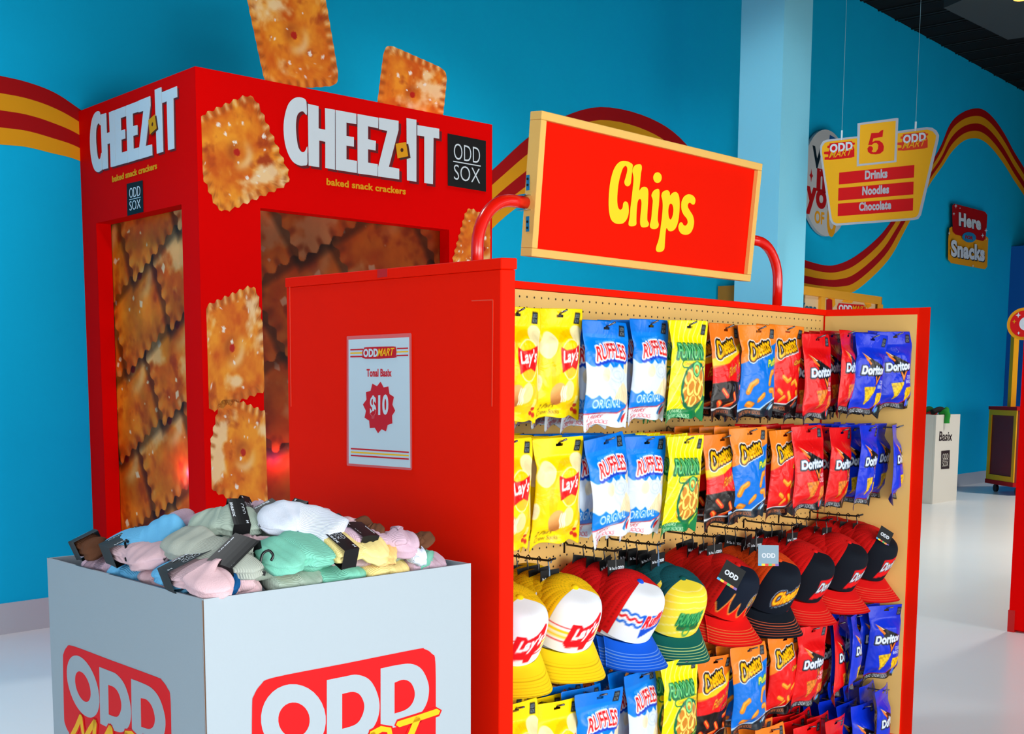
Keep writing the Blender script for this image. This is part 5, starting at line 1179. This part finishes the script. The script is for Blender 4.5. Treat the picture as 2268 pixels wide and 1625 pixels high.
def make_sock(color, a, b, wd, label, lift=.0, tagged=0, seed=0, th=.032, bend=.0, world=False, two=True, txt=True):
    A = np.array(a if world else on_dome(*a), float); B = np.array(b if world else on_dome(*b), float); r = random.Random(seed)
    Lh = np.linalg.norm(B-A); dirv = (B-A)/Lh; side = np.array([-dirv[1], dirv[0], 0]); side /= np.linalg.norm(side)
    N = 26; pts = []
    for i in range(N):
        t = i/(N-1); p = A+(B-A)*t+side*(bend+(.016 if seed % 2 else -.016))*math.sin(t*math.pi)*(t > .0)
        if not world:
            q = boxuv(p); mg = .025+.20*wd/fw*(1-.3*t); q = np.clip(q, mg, 1-mg); p = np.r_[(bC+(bR_-bC)*q[0]+(bL_-bC)*q[1])[:2], p[2]]
        z0 = A[2]+(B[2]-A[2])*t
        z = (dome(p) if not world else z0)+lift+.003*math.sin(t*7+seed)
        pts.append(np.array([p[0], p[1], z]))
    rt = root('sock_pair', pts[N//2], label, 'sock', 'folded pastel socks heaped in the white bin')
    c0 = pts[N//2]; K = 28; V = []; nrm = []
    ang = math.atan2(dirv[1], dirv[0]); rt.rotation_euler = (0, 0, ang); ca, sa = math.cos(-ang), math.sin(-ang)
    def loc(p): q = p-c0; return (q[0]*ca-q[1]*sa, q[0]*sa+q[1]*ca, q[2])
    for i in range(N):
        t = i/(N-1); T = pts[min(i+1, N-1)]-pts[max(i-1, 0)]; T /= np.linalg.norm(T); U0 = np.array([-.62*LEAN*_F[0], -.62*LEAN*_F[1], 1.]); S_ = np.cross(U0, T); S_ /= np.linalg.norm(S_); U_ = np.cross(T, S_); nrm.append((T, S_, U_))
        e = min(1, (t/.05+.12))**.5*min(1, ((1-t)/.16+.02))**.5
        wv = wd/2*e*(1-.17*math.exp(-((t-.50)/.09)**2)+.12*math.exp(-((t-.70)/.10)**2)-.10*max(0, t-.8)*5+.05*math.sin(t*9+seed))
        hh = th/2*(min(1, (t/.03+.25))**.5)*min(1, ((1-t)/.1+.05))**.5*(1+.12*math.sin(t*11+seed*2))
        for k in range(K):
            th_ = 2*math.pi*k/K; c, s = math.cos(th_), math.sin(th_)
            x = wv*math.copysign(abs(c)**.8, c); y = hh*math.copysign(abs(s)**.75, s)
            g = math.exp(-(s/.16)**2)*.10*wd if two else 0; cr = math.sin(x*60+t*19+seed)*math.sin(t*27-x*45+seed*2)*(.07+.26*(t > .5))
            x -= math.copysign(g, c); y += hh*cr*.55
            V.append(loc(pts[i]+S_*x+U_*y))
    m0 = int(N*.52)
    ring = lambda i0, i1: [(i*K+k, i*K+(k+1) % K, (i+1)*K+(k+1) % K, (i+1)*K+k) for i in range(i0, i1) for k in range(K)]
    mk('cuff', V[:(m0+1)*K], ring(0, m0)+[tuple(range(K))[::-1]], sockmat(color), rt, smooth=True, world=False)
    mk('foot', V[m0*K:], ring(0, N-1-m0)+[tuple((N-1-m0)*K+k for k in range(K))], sockmat(color, False), rt, smooth=True, world=False)
    if tagged:
        i0 = {1: 2, 2: N-9, 3: 4}[tagged]; i1 = i0+(6 if Lh > .09 else 8); V = []; m = 0
        for i in range(i0, i1+1):
            T, S_, U_ = nrm[(i0+i1)//2]; p = pts[i]
            for x, y in ((-1, -1), (1, -1), (1, 1), (-1, 1)): V.append(loc(p+S_*x*(wd/2+.001)+U_*y*(th/2+.0032)))
            m += 1
        F = [(4*j+q, 4*j+(q+1) % 4, 4*(j+1)+(q+1) % 4, 4*(j+1)+q) for j in range(m-1) for q in range(4)]
        lb = mk('label_band', V, F, BLACK, rt, world=False)
        if txt:
            T, S_, U_ = nrm[(i0+i1)//2]; top = th/2+.0038; a0 = pts[i0]; a1 = pts[i1]; LL = np.linalg.norm(a1-a0)
            for s_, f0, f1, w0, w1, bo in (('ODD', .12, .36, -.30, .10, -.01), ('SOX', .42, .66, -.30, .10, -.01), ('Basix', .70, .92, -.34, .22, .03), ('M', .10, .24, .36, .46, .02)):
                sg_ = 1 if seed % 2 else -1
                U1 = S_*wd*(w1-w0)*sg_; V1 = -T*LL*(f1-f0)*sg_
                P0 = a0+T*LL*(f1 if sg_ > 0 else 1-f1)+S_*wd*w0*sg_+U_*top
                Vt, Tt, _ = text_mesh(s_, bo, 0.); W = [loc(P0+v[0]*U1+v[1]*V1) for v in Vt]
                o = mk('label_lettering', W, Tt, TAGT, lb, world=False)
    return rt
SK = [  # colour, cuff px, toe px, width, label text, lift, band, bend
 ('brown', (160, 1250), (216, 1232), .042, 'dark brown sock pair poking up at the far left corner of the white bin', .010, 1, 0),
 ('pink', (236, 1250), (340, 1292), .062, 'pink ribbed sock pair with a black band along the left rim', .012, 1, 0),
 ('light blue', (258, 1222), (412, 1190), .062, 'light blue sock pair lying across the back left of the heap', .020, 0, .0),
 ('grey', (575, 1290), (372, 1218), .066, 'long grey ribbed sock pair with black barcode band in the middle of the heap', .022, 1, .0),
 ('pink', (378, 1278), (540, 1335), .070, 'pale pink ribbed sock pair with black band at the front corner', .010, 1, 0),
 ('sage', (572, 1178), (436, 1180), .066, 'sage green folded sock pair with an upside-down black band', .030, 3, .012),
 ('lilac', (395, 1160), (470, 1168), .045, 'dusty pink sock pair at the back left edge of the heap', .010, 0, 0),
 ('lilac', (520, 1150), (585, 1148), .045, 'dusty pink sock pair at the very top back of the heap', .012, 3, 0),
 ('light blue', (572, 1156), (650, 1166), .050, 'small light blue sock pair at the top back of the heap', .018, 1, 0),
 ('lilac', (628, 1150), (722, 1184), .045, 'dusty pink sock pair sloping down the back right of the heap', .014, 1, 0),
 ('white', (752, 1222), (576, 1196), .078, 'white sock pair lying across the centre of the heap', .034, 0, -.012),
 ('mint', (738, 1276), (596, 1298), .088, 'mint green sock pair with small cross mark along the front right rim', .020, 0, .0),
 ('cream', (736, 1266), (872, 1276), .074, 'pale yellow ribbed sock pair with navy band by the front right rim', .018, 1, 0),
 ('lilac', (765, 1222), (938, 1250), .044, 'dusty pink sock pair with black band stretched to the right rim', .022, 1, 0),
 ('brown', (792, 1186), (848, 1216), .040, 'brown sock pair curled at the back right of the heap', .022, 0, .01),
 ('brown', (915, 1226), (952, 1240), .036, 'brown sock toe sticking out by the right-hand rim', .022, 0, 0),
 ('mint', (688, 1180), (805, 1206), .050, 'mint green sock pair with black band, behind the white one', .014, 1, 0),
 ('pink', (742, 1184), (800, 1200), .040, 'pink sock pair behind the mint one near the back right', .012, 1, 0),
 ('lilac', (862, 1214), (928, 1240), .046, 'lilac sock pair folded upright near the right rim', .032, 0, 0),
 ('cream', (592, 1232), (628, 1262), .050, 'pale yellow sock toe between the grey and mint pairs', .004, 0, 0),
 ('pink', (600, 1222), (520, 1214), .050, 'deep pink sock pair beneath the sage one', -.004, 0, 0),
 ('peach', (838, 1268), (890, 1284), .050, 'peach sock pair low against the front right rim', .004, 0, 0),
 ('deep blue', (490, 1262), (530, 1280), .050, 'navy sock pair under the grey ribbed one', -.012, 0, 0),
 ('sage', (560, 1166), (640, 1178), .045, 'pale green sock pair under the blue one at the top', .002, 0, 0),
 ('light blue', (352, 1262), (420, 1276), .045, 'bit of light blue sock between the two pink pairs', -.010, 0, 0),
 ('white', (915, 1262), (952, 1256), .030, 'white sock edge at the right rim under the dusty pink pair', .004, 0, 0)]
for i, (c, a, b, wd, lb, lf, tg, bd_) in enumerate(SK):
    make_sock(c, a, b, wd*1.15, lb, lf*.8, tg, i, bend=bd_, txt=bool(tg))
LEAN = .3; rq = random.Random(9); cl = list(SOCKC)
for i in range(30):
    u_, v_ = .14+.72*((i % 6)/5), .14+.72*((i//6)/4); p = bC+(bR_-bC)*u_+(bL_-bC)*v_
    a = rq.uniform(0, math.pi); dv = np.array([math.cos(a), math.sin(a), 0])*.055
    A = p-dv; B = p+dv
    for q in (A, B): q[2] = dome(p)-.030
    make_sock(cl[(i*3) % 9], A, B, .07, f'{cl[(i*3) % 9]} sock pair in the lower layer of the white bin, row {i//6+1}', 0, 0, 50+i, world=True)
LEAN = .7
for i, (c, a0, a1, b0, b1, lb) in enumerate((
    ('pink', .05, .24, .085, .10, 'pale pink sock pair tucked along the front right rim, nearest the corner'), ('sage', .26, .45, .085, .085, 'sage sock pair tucked along the front right rim'),
    ('mint', .42, .62, .085, .09, 'mint sock pair tucked along the middle of the front right rim'), ('cream', .60, .79, .085, .085, 'pale yellow sock pair tucked along the front right rim'),
    ('lilac', .78, .95, .09, .09, 'dusty pink sock pair tucked at the right corner of the rim'),
    ('pink', .085, .09, .26, .47, 'pale pink sock pair tucked along the left rim near the front'), ('light blue', .085, .085, .46, .66, 'light blue sock pair tucked along the left rim'),
    ('lilac', .085, .09, .64, .84, 'dusty pink sock pair tucked along the left rim near the brown one'))):
    A = bC+(bR_-bC)*a0+(bL_-bC)*b0; B = bC+(bR_-bC)*a1+(bL_-bC)*b1; A = np.r_[A[:2], ZB+.001]; B = np.r_[B[:2], ZB-.001]
    sd = 100+i*2; d_ = (B-A)/np.linalg.norm(B-A)
    make_sock(c, A, B, .066, lb, 0, 0, sd, world=True, bend=.016)
    A[2] -= .034; B[2] -= .034
# small black plastic hangers on two bands
for (px, py), lb, e in (((282, 1262), 'small black plastic hanger on the pink sock by the left rim', (1.2, .3, .6)), ((578, 1290), 'grey plastic hanger clipped by the mint sock at the front rim', (1.3, .2, -.6))):
    p = on_dome(px, py); p = p+[0, 0, .034]
    c = root('sock_hanger', p, lb, 'hanger', None, e); c.scale = (.8, .8, .8); mb = MB().tube(spline([(0, -.02, 0), (0, .005, 0), (.002, .018, 0), (.012, .026, 0), (.022, .018, 0), (.020, .006, 0)], 4), .0028, 8)
    mb.build('hook', BLKPL, c, world=False, smooth=True); MB().box((-.014, -.026, -.003), (.014, -.018, .003)).build('clip', BLKPL, c, world=False)
